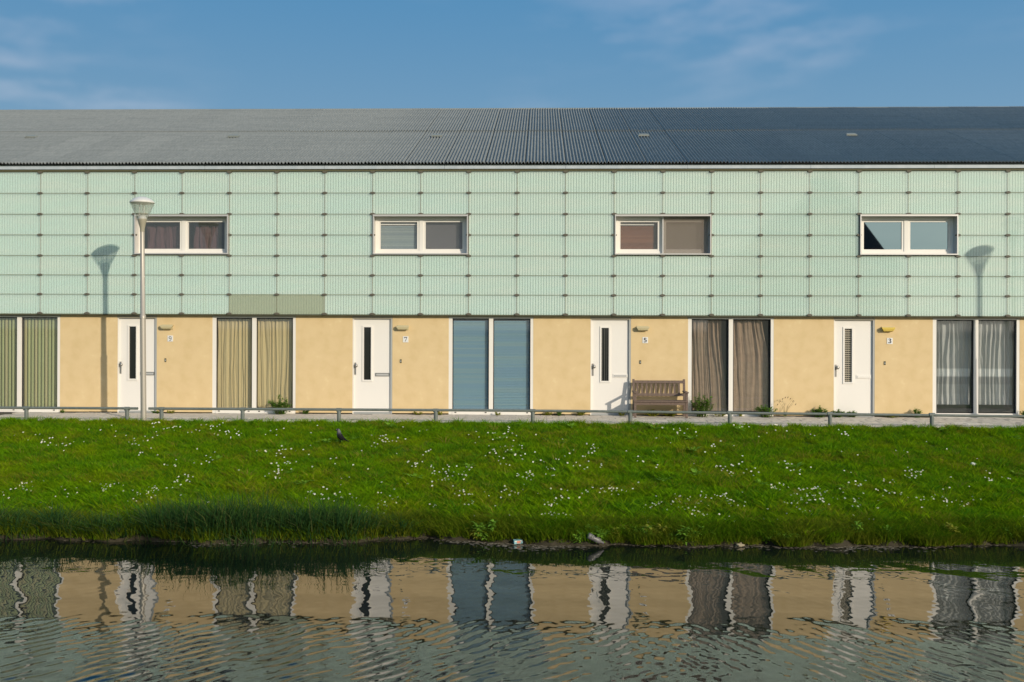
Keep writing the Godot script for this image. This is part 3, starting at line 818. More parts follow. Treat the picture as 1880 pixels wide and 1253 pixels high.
func lawn() -> void:
	var patch := FastNoiseLite.new()
	patch.seed = 5
	patch.frequency = 0.5
	patch.fractal_octaves = 3
	var fine := FastNoiseLite.new()
	fine.seed = 9
	fine.frequency = 2.6
	var tint := FastNoiseLite.new()
	tint.seed = 17
	tint.frequency = 0.9
	tint.fractal_octaves = 3
	var sets := [[[], []], [[], []], [[], []]]
	var lush := [[], []]
	var n := 0
	while n < 105000:
		var x := rng.randf_range(-14.5, 15.0)
		var z := rng.randf_range(2.1, 8.05)
		var a := edge_z(x) - 0.03 + 0.05 * sin(x * 5.3) + 0.04 * sin(x * 13.0)
		var b := shore_z(x)
		if z < a or z > b - 0.05: continue
		n += 1
		var p := patch.get_noise_2d(x, z * 1.6)
		var hue := tint.get_noise_2d(x, z * 1.3)
		# kinds of grass: fresh green, yellow green, bluish green, some straw
		var c := Color(0.17, 0.345, 0.006).lerp(Color(0.235, 0.355, 0.006), clampf(0.5 + p * 1.5 + rng.randfn(0.0, 0.25), 0, 1))
		if rng.randf() < 0.22 + hue * 0.5: c = Color(0.09, 0.235, 0.012)
		if rng.randf() < 0.06 + maxf(0.0, p) * 0.5: c = Color(0.28, 0.27, 0.03)
		c *= rng.randf_range(0.75, 1.25)
		var f := fine.get_noise_2d(x, z)
		var s := rng.randf_range(0.55, 1.25) * (1.0 + 0.75 * f) * lerpf(0.95, 1.4, smoothstep(4.0, 7.9, z))
		var t := Transform3D(Basis(Vector3.UP, rng.randf() * TAU).scaled(Vector3(s, s * rng.randf_range(0.8, 1.3), s)), Vector3(x, bank_y(x, z) - 0.006, z))
		var k := n % 3
		sets[k][0].append(t)
		sets[k][1].append(c)
		# longer fringe along the water
		if b - z < 0.6 and rng.randf() < 0.9:
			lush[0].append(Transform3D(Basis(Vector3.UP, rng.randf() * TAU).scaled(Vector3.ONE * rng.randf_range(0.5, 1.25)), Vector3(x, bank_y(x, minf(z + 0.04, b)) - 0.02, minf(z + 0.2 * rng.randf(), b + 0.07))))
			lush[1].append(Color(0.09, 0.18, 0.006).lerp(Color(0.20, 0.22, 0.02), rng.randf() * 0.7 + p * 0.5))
	scatter("grass", "short bright green grass covering the canal bank", "grass", tuft_mesh(1, 14, 0.085, 0.055, 0.008, 0.85), M.grass, sets[0][0] + sets[1][0], sets[0][1] + sets[1][1])
	scatter("grass", "bent longer grass blades mixed into the bank lawn", "grass", tuft_mesh(2, 9, 0.13, 0.06, 0.009, 1.2), M.grass, sets[2][0], sets[2][1])
	var foot := FastNoiseLite.new()
	foot.seed = 44
	foot.frequency = 1.1
	foot.fractal_octaves = 3
	for i in 9000:
		var x := rng.randf_range(-14.0, 14.5)
		var k := foot.get_noise_1d(x) + 0.22 - 0.8 * exp(-pow((x + 0.45) * 1.3, 2)) - 0.35 * exp(-pow((x - 5.6) * 1.2, 2))
		if x < -2.2 and rng.randf() < 0.85 or absf(x - 0.92) < 0.3: continue
		if rng.randf() > clampf(k * 2.2, 0.06, 0.95): continue
		var z := shore_z(x) + rng.randf_range(-0.02, 0.11)
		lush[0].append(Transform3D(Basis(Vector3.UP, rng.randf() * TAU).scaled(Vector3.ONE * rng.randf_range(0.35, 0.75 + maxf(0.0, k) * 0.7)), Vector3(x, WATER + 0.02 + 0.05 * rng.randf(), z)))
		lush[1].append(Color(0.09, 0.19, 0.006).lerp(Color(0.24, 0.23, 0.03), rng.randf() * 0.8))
	var tall := [[], []]
	for i in 3600:
		var x := rng.randf_range(-14.0, 14.5)
		var z := rng.randf_range(edge_z(x) + 0.02, shore_z(x) - 0.2)
		if tint.get_noise_2d(x * 0.7 + 50.0, z * 0.7) < 0.0: continue
		var straw := rng.randf() < 0.12
		tall[0].append(Transform3D(Basis(Vector3.UP, rng.randf() * TAU).scaled(Vector3.ONE * rng.randf_range(0.5, 1.15)), Vector3(x, bank_y(x, z) - 0.01, z)))
		tall[1].append(Color(0.30, 0.27, 0.05) if straw else Color(0.13, 0.29, 0.01) * rng.randf_range(0.75, 1.25))
	scatter("grass_tufts", "rough taller tufts standing up out of the bank lawn", "grass", tuft_mesh(4, 11, 0.19, 0.035, 0.011, 0.9), M.grass, tall[0], tall[1])
	scatter("fringe_grass", "long loose grass hanging over the waterline", "grass", tuft_mesh(3, 14, 0.24, 0.08, 0.010, 0.95), M.grass, lush[0], lush[1])

func reeds() -> void:
	var rows := []
	var cols := []
	for i in 8200:
		var x := rng.randf_range(-13.0, -2.0)
		var k := lin([-13, -9.3, -8.2, -7.4, -6.4, -5.0, -3.6, -2.6, -2.0], [0.46, 0.56, 0.46, 0.48, 0.70, 0.86, 0.74, 0.44, 0.2], x) + 0.22 * noise.get_noise_2d(x * 120.0, 3.0)
		var z := shore_z(x) + rng.randf_range(-0.22, 0.36)
		if rng.randf() > 0.35 + 0.65 * k: continue
		var s := k * (0.45 + 0.75 * pow(rng.randf(), 0.8)) * (1.0 if z > shore_z(x) - 0.1 else 0.8)
		rows.append(Transform3D(Basis(Vector3.UP, rng.randf() * TAU).scaled(Vector3(1.0, s, 1.0)), Vector3(x, minf(bank_y(x, z), -1.42) - 0.02, z)))
		cols.append(Color(0.030, 0.085, 0.028).lerp(Color(0.075, 0.15, 0.03), pow(rng.randf(), 1.5)).lerp(Color(0.20, 0.17, 0.06), 0.5 if rng.randf() < 0.12 else 0.0))
	scatter("reeds", "dense dark green reeds standing in the shallow water", "reeds", tuft_mesh(7, 5, 0.96, 0.10, 0.016, 0.5), M.reed, rows, cols)

func daisies() -> void:
	var st := begin()
	st.set_smooth_group(-1)
	for k in 9:
		var a := TAU * k / 9
		var b := TAU * (k + 0.5) / 9
		var c := TAU * (k + 1) / 9
		st.set_color(Color(1, 1, 1))
		for p in [Vector3(0, 0.055, 0), Vector3(cos(a) * 0.013, 0.056, sin(a) * 0.013), Vector3(cos(b) * 0.022, 0.06, sin(b) * 0.022)]: st.add_vertex(p)
		for p in [Vector3(0, 0.055, 0), Vector3(cos(b) * 0.022, 0.06, sin(b) * 0.022), Vector3(cos(c) * 0.013, 0.056, sin(c) * 0.013)]: st.add_vertex(p)
		st.set_color(Color(0.85, 0.55, 0.02))
		for p in [Vector3(0, 0.061, 0), Vector3(cos(a) * 0.006, 0.058, sin(a) * 0.006), Vector3(cos(c) * 0.006, 0.058, sin(c) * 0.006)]: st.add_vertex(p)
	st.set_color(Color(0.06, 0.12, 0.01))
	for p in [Vector3(-0.002, 0, 0), Vector3(0, 0.056, 0), Vector3(0.002, 0, 0)]: st.add_vertex(p)
	var flower := done(st)
	var rows := []
	for d in DAISY_PATCHES:
		for k in d[2]:
			var x: float = d[0] + rng.randfn(0.0, 0.8) * d[3]
			var z: float = d[1] + rng.randfn(0.0, 0.8) * d[4]
			z = clampf(z, edge_z(x) + 0.1, shore_z(x) - 0.15)
			var s := rng.randf_range(0.6, 1.05)
			var face := Basis(Vector3(1, 0, 0), rng.randf_range(0.45, 0.9)) * Basis(Vector3.UP, rng.randf() * TAU)
			rows.append(Transform3D(face.scaled(Vector3.ONE * s), Vector3(x, bank_y(x, z) + 0.045, z)))
	for k in 300:
		var x := rng.randf_range(-10.5, 10.5)
		var z := rng.randf_range(2.6, 7.3)
		if noise.get_noise_2d(x * 40.0, z * 40.0 + 300.0) < -0.05: continue
		rows.append(Transform3D((Basis(Vector3(1, 0, 0), rng.randf_range(0.3, 0.9)) * Basis(Vector3.UP, rng.randf() * TAU)).scaled(Vector3.ONE * rng.randf_range(0.6, 1.0)), Vector3(x, bank_y(x, z) + 0.045, z)))
	rows.sort_custom(func(p, q): return p.origin.z > q.origin.z)
	for i in 300:
		var o := put("daisy", flower, M.petal, self)
		o.transform = rows[i]
		tag(o, "small white daisy open in the grass bank", "flower", "daisies dotting the bank")
	var rest := rows.slice(300)
	scatter("daisies", "more white daisies scattered over the upper bank", "flowers", flower, M.petal, rest, rest.map(func(_r): return Color.WHITE))

func bird() -> void:
	var x := -4.26
	var z := 3.69
	var t := thing("jackdaw", "black jackdaw with grey nape standing on the grass bank", "bird", Vector3(x, bank_y(x, z) + 0.06, z))
	t.scale = Vector3.ONE * 0.92
	var st := begin()
	# beak tip, head, neck, breast, belly, rump, tail tip: faces -x
	var pts := [Vector3(-0.130, 0.272, 0), Vector3(-0.098, 0.278, 0), Vector3(-0.088, 0.284, 0), Vector3(-0.065, 0.290, 0), Vector3(-0.040, 0.280, 0), Vector3(-0.028, 0.245, 0), Vector3(-0.025, 0.20, 0), Vector3(-0.008, 0.15, 0), Vector3(0.03, 0.108, 0), Vector3(0.075, 0.078, 0), Vector3(0.12, 0.054, 0), Vector3(0.17, 0.034, 0), Vector3(0.215, 0.02, 0)]
	var rad := [0.002, 0.009, 0.020, 0.034, 0.037, 0.041, 0.055, 0.066, 0.060, 0.043, 0.026, 0.020, 0.014]
	var cols := [0, 0, 0, 0, 2, 2, 1, 0, 0, 0, 0, 0, 0]
	var pal := [Color(0.012, 0.012, 0.014), Color(0.05, 0.05, 0.055), Color(0.13, 0.13, 0.13)]
	st.set_smooth_group(0)
	var rings := []
	for i in pts.size():
		var dir: Vector3 = (pts[mini(i + 1, pts.size() - 1)] - pts[maxi(i - 1, 0)]).normalized()
		var side := Vector3(0, 0, 1)
		var up := side.cross(dir).normalized()
		var ring := []
		for k in 14:
			var a := TAU * k / 14
			var flat := 0.55 if i >= 10 else 1.0
			ring.append(pts[i] + (side * cos(a) * (1.3 if i >= 10 else 0.92) + up * sin(a) * flat) * rad[i])
		rings.append(ring)
	for i in pts.size() - 1:
		for k in 14:
			var n := (k + 1) % 14
			var q := [[i, k], [i, n], [i + 1, n], [i, k], [i + 1, n], [i + 1, k]]
			for e in q:
				st.set_color(pal[cols[e[0]]])
				st.add_vertex(rings[e[0]][e[1]])
	st.set_color(pal[0])
	for s in [-1, 1]:
		add_tube(st, [Vector3(0.02, 0.10, s * 0.025), Vector3(0.005, 0.045, s * 0.025), Vector3(0.012, -0.02, s * 0.025)], [0.014, 0.006, 0.005], 6)
		for k in 3:
			add_tube(st, [Vector3(0.012, -0.018, s * 0.025), Vector3(-0.028, -0.024, s * 0.025 + (k - 1) * 0.016)], [0.004, 0.003], 5)
	put("body", done(st), M.vertex, t)
	for s in [-1, 1]:
		var wing := grid_mesh(6, 5, func(i: float, j: float): return Vector3(lerpf(-0.02, 0.16, i), lerpf(0.185, 0.045, i) - (j - 0.35) * 0.075 * (1.0 - 0.75 * i), s * (0.052 + 0.014 * sin(j * PI) - 0.03 * i)))
		put("wing", wing, mat(Color(0.009, 0.009, 0.012), 0.7, {"metallic_specular": 0.25}), t)
		var eye := SphereMesh.new()
		eye.radius = 0.005
		eye.height = 0.01
		eye.radial_segments = 8
		eye.rings = 4
		put("eye", eye, mat(Color(0.7, 0.7, 0.68), 0.2), t, Vector3(-0.076, 0.294, s * 0.031))

func water_surface() -> void:
	var nx := 820
	var nz := 350
	var r := RandomNumberGenerator.new()
	r.seed = 77
	var waves := []
	# quiet swell: long gentle waves from all round
	for k in 16:
		var l := r.randf_range(0.28, 1.1)
		var a := r.randf() * TAU
		waves.append([TAU / l * cos(a), TAU / l * sin(a), r.randf() * TAU, 0.0042 / sqrt(16.0) * 1.8])
	# wind ripples fanning out from the near side
	var rings := []
	# two wind trains that cross: crest direction, wave length, slope; the first holds the one side, the second the other
	for c in [[-0.95, 0.19, 0.052, 0], [-1.3, 0.17, 0.050, 0], [-0.75, 0.125, 0.030, 0], [-1.8, 0.145, 0.030, 0], [2.2, 0.185, 0.048, 1], [1.4, 0.16, 0.046, 1], [3.0, 0.135, 0.030, 1], [-0.2, 0.105, 0.012, 2], [0.35, 0.24, 0.012, 2]]:
		var dir := Vector2(-c[0], 1.0).normalized()
		rings.append([dir.x, dir.y, c[1], c[2], c[3]])
	# fine chop
	for k in 14:
		var l := r.randf_range(0.11, 0.26)
		var a := PI / 2 + r.randfn(0.0, 0.7)
		waves.append([TAU / l * cos(a), TAU / l * sin(a), r.randf() * TAU, 0.0010])
	var gust := FastNoiseLite.new()
	gust.seed = 12
	gust.frequency = 0.5
	var pos := PackedVector3Array()
	var nor := PackedVector3Array()
	pos.resize((nx + 1) * (nz + 1))
	nor.resize((nx + 1) * (nz + 1))
	for j in nz + 1:
		var z := lerpf(6.9, 15.3, j / 330.0) if j <= 330 else lerpf(15.3, 17.9, (j - 330) / 20.0)
		var amp := lerpf(0.06, 1.0, smoothstep(12.2, 13.3, z))
		for i in nx + 1:
			var x := lerpf(-40.0, -10.5, i / 20.0) if i < 20 else lerpf(-10.5, 10.5, (i - 20) / 780.0) if i <= 800 else lerpf(10.5, 40.0, (i - 800) / 20.0)
			var h := 0.0
			var sx := 0.0
			var sz := 0.0
			for w in waves:
				var ph: float = w[0] * x + w[1] * z + w[2]
				var s: float = w[3]
				var kl := sqrt(w[0] * w[0] + w[1] * w[1])
				var c := cos(ph) * s * 2.0
				sx += c * w[0] / kl
				sz += c * w[1] / kl
				h += sin(ph) * s * 2.0 / kl
			var g := amp * (0.75 + 0.9 * gust.get_noise_2d(x, z))
			var side := smoothstep(-0.8, 3.6, x + 0.8 * gust.get_noise_2d(x * 0.8 + 40.0, z))
			var wob := gust.get_noise_2d(x * 1.3, z * 1.3)
			for q in rings:
				var part: float = 1.0 - side if q[4] == 0 else side if q[4] == 1 else 1.0
				if part < 0.01: continue
				var k: float = TAU / q[2]
				var ph: float = k * (q[0] * x + q[1] * z) + wob * (2.2 + q[2] * 8.0)
				var c: float = cos(ph) * q[3] * g * part
				sx += c * q[0]
				sz += c * q[1]
				h += sin(ph) * q[3] * g * part / k
			var id := j * (nx + 1) + i
			pos[id] = Vector3(x, WATER + h, z)
			nor[id] = Vector3(-sx, 1, -sz).normalized()
	var idx := PackedInt32Array()
	idx.resize(nx * nz * 6)
	var at := 0
	for j in nz:
		for i in nx:
			var a := j * (nx + 1) + i
			for q in [a, a + 1, a + nx + 2, a, a + nx + 2, a + nx + 1]:
				idx[at] = q
				at += 1
	var arr := []
	arr.resize(Mesh.ARRAY_MAX)
	arr[Mesh.ARRAY_VERTEX] = pos
	arr[Mesh.ARRAY_NORMAL] = nor
	arr[Mesh.ARRAY_INDEX] = idx
	var m := ArrayMesh.new()
	m.add_surface_from_arrays(Mesh.PRIMITIVE_TRIANGLES, arr)
	var o := put("water", m, M.water, self)
	o.set_meta("kind", "structure")

func ground() -> void:
	# canal bank
	var o := put("grass_bank", grid_mesh(240, 60, func(i: float, j: float):
		var x := lerpf(-30.0, 30.0, i)
		var a := edge_z(x) - 0.05
		var b := shore_z(x)
		var z := lerpf(b + 0.3, b, j / 0.12) if j < 0.12 else lerpf(b, a, (j - 0.12) / 0.88)
		return Vector3(x, bank_y(x, z), z)), M.soil, self)
	o.set_meta("kind", "structure")
	# muddy foot of the bank
	o = put("muddy_shore", grid_mesh(520, 6, func(i: float, j: float):
		var x := lerpf(-16.0, 16.0, i)
		var b := shore_z(x)
		var wd := -0.01 + 0.08 * clampf(noise.get_noise_2d(x * 70.0, 50.0) + 0.2, 0, 1) + 0.22 * exp(-pow((x + 0.55) * 1.4, 2)) + 0.16 * exp(-pow((x - 5.6) * 1.2, 2))
		var rough := noise.get_noise_2d(x * 300.0, j * 60.0)
		var z := lin([0.0, 0.35, 0.7, 1.0], [b + 0.08 + maxf(0.0, wd), b + 0.05, b + 0.03, b - 0.03], j) + 0.03 * rough
		var y := lin([0.0, 0.35, 0.7, 1.0], [WATER - 0.03, WATER + 0.014, -1.41, -1.385], j) + 0.012 * rough
		return Vector3(x, y, z)), M.mud, self)
	o.set_meta("kind", "structure")
	# canal bed, far ground behind the houses and behind the camera
	o = put("canal_bed", box(Vector3(-40, -2.6, 7.5), Vector3(40, -2.2, 18.5)), M.mud, self)
	o.set_meta("kind", "structure")
	o = put("near_bank", grid_mesh(60, 14, func(i: float, j: float):
		var x := lerpf(-60.0, 60.0, i)
		var z := lerpf(200.0, 17.4, pow(j, 0.4))
		return Vector3(x * (1.0 + z * 0.01), lin([17.3, 17.7, 21.5, 400], [-2.3, -1.45, 0.3, 0.3], z), z)), M.soil, self)
	o.set_meta("kind", "structure")
	o = put("ground", grid_mesh(8, 8, func(i: float, j: float): return Vector3(lerpf(-300, 300, i), -0.35, lerpf(0.05, -400, j))), M.soil, self)
	o.set_meta("kind", "structure")
	# pavement of square slabs
	var pv := Node3D.new()
	pv.name = "pavement"
	add_child(pv)
	pv.set_meta("kind", "structure")
	put("bedding", grid_mesh(60, 1, func(i: float, j: float): return Vector3(lerpf(-24, 25, i), -0.016, lerpf(edge_z(lerpf(-24, 25, i)) - 0.04, 0.004, j))), M.joint, pv)
	var slots := []
	var size := 0.30
	for r in range(8, -1, -1):
		for c in range(-44, 46):
			var x := c * size + (0.15 if r % 2 else 0.0)
			var z := 0.015 + r * size
			if z + size > edge_z(x) + 0.02: continue
			slots.append([absf(x) > 12.6, z, x])
	slots.sort_custom(func(a, b): return a[1] > b[1] if a[0] == b[0] else b[0])
	var slab := box(Vector3(0.005, -0.05, 0.005), Vector3(0.295, 0, 0.295))
	var rest := begin()
	for i in slots.size():
		var at := Vector3(slots[i][2], rng.randf_range(-0.006, 0.004), slots[i][1])
		var tilt := Basis(Vector3.RIGHT, rng.randf_range(-0.012, 0.012)) * Basis(Vector3.BACK, rng.randf_range(-0.012, 0.012))
		if i < 300:
			put("paving_slab", slab, M.slabs[rng.randi() % 4], pv, at, tilt)
		else:
			add_box(rest, Vector3(0.005, -0.05, 0.005), Vector3(0.295, 0, 0.295), Transform3D(tilt, at))
	var ro := put("paving_slabs", done(rest), M.slabs[1], pv)
	ro.set_meta("kind", "stuff")

func far_house() -> void:
	# stands across the water behind the photographer; seen only as a reflection in an upper window
	var t := thing("brick_house", "brown tiled brick house across the water mirrored in an upper window", "house", Vector3(11.4, 0.3, 33.0))
	put("wall", box(Vector3(0, 0, 0), Vector3(9, 5.4, 10)), M.brick, t)
	var st := begin()
	st.set_smooth_group(-1)
	var e := [Vector3(-0.3, 5.3, -0.3), Vector3(9.3, 5.3, -0.3), Vector3(9.3, 5.3, 10.3), Vector3(-0.3, 5.3, 10.3)]
	var a := Vector3(6.2, 11.3, 3.0)
	var b := Vector3(6.2, 11.3, 7.0)
	for q in [[e[0], a, e[1]], [e[2], b, e[3]]]:
		for p in q: st.add_vertex(p)
	quad(st, e[1], a, b, e[2])
	quad(st, e[3], b, a, e[0])
	put("roof", done(st), M.tile_roof, t)
	for k in 3:
		put("window", box(Vector3(1.2 + k * 2.6, 2.9, -0.03), Vector3(2.5 + k * 2.6, 4.3, 0.02)), M.dark_glass, t)
		put("window", box(Vector3(1.2 + k * 2.6, 0.7, -0.03), Vector3(2.5 + k * 2.6, 2.1, 0.02)), M.dark_glass, t)

func litter() -> void:
	var t := thing("drink_carton", "pale blue crumpled drink carton lying on the muddy shore", "carton", Vector3(-0.37, WATER + 0.05, 7.93))
	t.rotation = Vector3(0.15, 0.35, 0.06)
	put("body", box(Vector3(-0.075, -0.03, -0.035), Vector3(0.075, 0.03, 0.035)), mat(Color(0.25, 0.50, 0.55), 0.6), t)
	put("print_patch", box(Vector3(-0.03, -0.022, 0.035), Vector3(0.035, 0.022, 0.037)), mat(Color(0.60, 0.25, 0.18), 0.6), t)
	put("print_band", box(Vector3(-0.07, 0.006, 0.0352), Vector3(0.07, 0.026, 0.0362)), mat(Color(0.65, 0.68, 0.66), 0.6), t)
	t = thing("plastic_bottle", "grey dented plastic bottle lying at the waterline", "bottle", Vector3(0.80, WATER + 0.20, 8.11))
	t.rotation = Vector3(0, 0.2, -2.05)
	var st := begin()
	add_lathe(st, [Vector2(0.0, 0.0), Vector2(0.045, 0.0), Vector2(0.052, 0.015), Vector2(0.050, 0.08), Vector2(0.043, 0.11), Vector2(0.050, 0.14), Vector2(0.051, 0.19), Vector2(0.044, 0.225), Vector2(0.02, 0.26), Vector2(0.018, 0.28)], 18)
	put("body", done(st), mat(Color(0.14, 0.135, 0.14), 0.4), t)
	st = begin()
	add_lathe(st, [Vector2(0.021, 0.275), Vector2(0.021, 0.30), Vector2(0.0, 0.301)], 12)
	put("cap", done(st), mat(Color(0.12, 0.11, 0.14), 0.5), t)
	stone("stone", "grey brown stone lying in the fringe of the shore", Vector3(7.12, -1.38, 7.6), Vector3(0.09, 0.05, 0.06), Color(0.28, 0.25, 0.20), "stone")
	stone("crumpled_wrapper", "crumpled white wrapper lying in the upper grass", Vector3(8.62, bank_y(8.62, 4.68) + 0.05, 4.68), Vector3(0.055, 0.03, 0.04), Color(0.6, 0.62, 0.58), "litter")
	stone("stone", "pale flat stone at the water below number five", Vector3(3.35, WATER + 0.03, 7.95), Vector3(0.07, 0.03, 0.05), Color(0.34, 0.29, 0.2), "stone")

func stone(called: String, label: String, at: Vector3, size: Vector3, c: Color, category: String) -> void:
	var o := put(called, grid_mesh(14, 8, func(i: float, j: float):
		var a: float = i * TAU
		var b: float = (j - 0.5) * PI
		var d := Vector3(cos(a) * cos(b), sin(b), -sin(a) * cos(b))
		return d * size * (1.0 + 0.9 * noise.get_noise_3d(d.x * 90.0 + at.x * 50.0, d.y * 90.0, d.z * 90.0))), mat(c, 0.9), self, at)
	tag(o, label, category)

func wall_weeds() -> void:
	var g := "weeds at the foot of the house wall"
	leafy_plant("shrub", "bushy green shrub growing before the beige curtain of number nine", Vector3(-6.46, 0, 0.2), 0.54, 0.66, 1000, 0.085, M.leaf, g)
	leafy_plant("shrub", "tall green shrub between the bench and the brown drapes", Vector3(3.97, 0, 0.26), 0.66, 0.62, 1150, 0.09, M.leaf, g)
	leafy_plant("shrub", "spreading green shrub under the slack brown drape", Vector3(5.55, 0, 0.2), 0.38, 0.60, 800, 0.08, M.leaf, g)
	leafy_plant("weed", "dark leafy weed against the wall before door of number three", Vector3(6.86, 0, 0.14), 0.27, 0.44, 460, 0.085, M.leaf, g)
	leafy_plant("weed", "low leafy weed at the threshold edge of number three", Vector3(7.30, 0, 0.14), 0.21, 0.36, 340, 0.07, M.leaf, g)
	leafy_plant("weed", "low leafy weed in the middle of the threshold of number three", Vector3(7.66, 0, 0.14), 0.19, 0.36, 300, 0.07, M.leaf, g)
	leafy_plant("weed", "upright weed between the wall lamp and sheers of number three", Vector3(9.22, 0, 0.14), 0.26, 0.24, 150, 0.08, M.leaf, g)
	leafy_plant("weed", "small weed beside the shrub of number nine", Vector3(-5.86, 0, 0.12), 0.15, 0.24, 120, 0.06, M.leaf, g)
	leafy_plant("weed", "yellowish weeds growing under the wooden bench", Vector3(2.72, 0, 0.14), 0.20, 0.42, 170, 0.09, M.leaf_yellow, g)
	leafy_plant("weed", "yellow green weeds under the far end of the bench seat", Vector3(3.22, 0, 0.14), 0.20, 0.42, 150, 0.09, M.leaf_yellow, g)
	leafy_plant("weed", "yellow weeds along the wall beside the blue blinds", Vector3(0.16, 0, 0.12), 0.13, 0.40, 140, 0.06, M.leaf_yellow, g)
	leafy_plant("weed", "green weed in the middle of the wall before door five", Vector3(0.46, 0, 0.12), 0.15, 0.18, 110, 0.06, M.leaf, g)
	leafy_plant("weed", "straggling yellow weeds beside the door of number five", Vector3(0.96, 0, 0.12), 0.15, 0.42, 150, 0.07, M.leaf_yellow, g)
	leafy_plant("weed", "small weed by the bench at the threshold of number five", Vector3(2.02, 0, 0.12), 0.14, 0.22, 100, 0.06, M.leaf_yellow, g)
	leafy_plant("weed", "scrappy yellow weeds at the sill below the bunched brown drape", Vector3(4.42, 0, 0.12), 0.14, 0.42, 130, 0.06, M.leaf_yellow, g)
	leafy_plant("weed", "sparse weeds at the sill under the brown drapes mullion", Vector3(4.95, 0, 0.12), 0.13, 0.34, 80, 0.06, M.leaf_yellow, g)
	leafy_plant("weed", "yellow tufts at the wall below the plate with digit three", Vector3(8.62, 0, 0.12), 0.10, 0.5, 150, 0.06, M.leaf_yellow, g)
	leafy_plant("weed", "dark weed at the far corner of the sheer curtain window", Vector3(11.83, 0, 0.14), 0.24, 0.26, 150, 0.07, M.leaf, g)
	leafy_plant("weed", "small weed below the plate with digit nine", Vector3(-9.26, 0, 0.12), 0.10, 0.22, 80, 0.06, M.leaf_yellow, g)
	leafy_plant("weed", "small weed behind the street lamp at the door of number nine", Vector3(-9.62, 0, 0.12), 0.09, 0.26, 90, 0.06, M.leaf, g)
	leafy_plant("weed", "tiny weed beside the green vane blinds", Vector3(-12.0, 0, 0.12), 0.09, 0.16, 50, 0.06, M.leaf, g)
	leafy_plant("weed", "small weeds on the wall side below the plate with digit seven", Vector3(-3.05, 0, 0.12), 0.10, 0.30, 90, 0.06, M.leaf_yellow, g)
	leafy_plant("weed", "weeds at the wall just before the blue blinds", Vector3(-2.5, 0, 0.12), 0.12, 0.22, 80, 0.06, M.leaf_yellow, g)
	leafy_plant("weed", "weeds at the sill below the blue blinds", Vector3(-1.0, 0, 0.14), 0.10, 0.30, 80, 0.06, M.leaf_yellow, g)
	# seeding grass against the wall
	var t := thing("seeding_grass", "tall thin grass stalks with brown seed heads against the wall", "grass clump", Vector3(6.02, 0, 0.16), g)
	var st := begin()
	for k in 8:
		var a := rng.randf_range(-0.6, 0.7)
		var hh := rng.randf_range(0.28, 0.46)
		add_tube(st, [Vector3(0, 0, 0), Vector3(a * 0.12, hh * 0.6, 0.01), Vector3(a * 0.35, hh, 0.02)], [0.003, 0.0025, 0.002], 4, false)
	put("stalks", done(st), M.straw, t)
	st = begin()
	for k in 8:
		var a := -0.6 + k * 0.18
		var hh := 0.28 + 0.18 * absf(sin(k * 2.7))
		add_tube(st, [Vector3(a * 0.35, hh, 0.02), Vector3(a * 0.35 + 0.015, hh + 0.03, 0.02), Vector3(a * 0.35 + 0.035, hh + 0.045, 0.02)], [0.003, 0.011, 0.002], 5, false)
	put("seed_heads", done(st), mat(Color(0.10, 0.07, 0.03), 0.9), t)
	st = begin()
	st.set_smooth_group(-1)
	for k in 16:
		var b := rng.randf() * TAU
		leaf_quad(st, Vector3(rng.randf_range(-0.05, 0.05), 0, 0), Vector3(cos(b), 1.0, sin(b) * 0.4).normalized(), Vector3.UP, rng.randf_range(0.12, 0.2), 0.008)
	put("leaves", done(st), M.leaf, t)

func scum() -> void:
	var st := begin()
	st.set_smooth_group(-1)
	var ring := []
	for k in 7:
		ring.append(Vector3(cos(TAU * k / 7) * 0.02 * (1.0 + 0.4 * sin(k * 5.0)), 0.003, sin(TAU * k / 7) * 0.009))
	for k in 7:
		for p in [Vector3(0, 0.006, 0), ring[k], ring[(k + 1) % 7]]: st.add_vertex(p)
	var rows := []
	var cols := []
	for i in 5200:
		var x := rng.randf_range(-8.5, 11.0)
		var f := 0.05 + 0.9 * exp(-pow((x + 0.45) * 1.0, 2)) + 0.65 * exp(-pow((x - 5.4) * 0.9, 2)) + 0.2 * exp(-pow((x - 3.0) * 0.8, 2)) + 0.25 * exp(-pow((x + 4.9) * 0.8, 2))
		if rng.randf() > f: continue
		var z := shore_z(x) + 0.02 + absf(rng.randfn(0.0, 0.16)) * (0.5 + f)
		rows.append(Transform3D(Basis(Vector3.UP, rng.randf_range(-0.9, 0.9)).scaled(Vector3(rng.randf_range(0.5, 2.2), 1, rng.randf_range(0.6, 1.6))), Vector3(x, WATER + 0.004, z)))
		cols.append(Color(0.10, 0.085, 0.05).lerp(Color(0.24, 0.21, 0.17), rng.randf()))
	scatter("floating_debris", "brown scum and plant scraps floating along the shore", "debris", done(st), mat(Color(1, 1, 1), 0.9, {"vertex_color_use_as_albedo": true}), rows, cols)

func shore_weeds() -> void:
	for i in 34:
		var x := rng.randf_range(-1.6, 10.8)
		var z := shore_z(x) - rng.randf_range(-0.06, 0.10)
		leafy_plant("shore_weed", "yellow green leafy clump at the waterline" if i % 3 == 0 else "fresh green leafy clump at the waterline", Vector3(x, -1.43, z), rng.randf_range(0.18, 0.36), rng.randf_range(0.25, 0.55), 170, rng.randf_range(0.08, 0.14), M.leaf_yellow if i % 3 == 0 else M.leaf_bright, "yellowish weeds along the waterline" if i % 3 == 0 else "green weeds along the waterline")

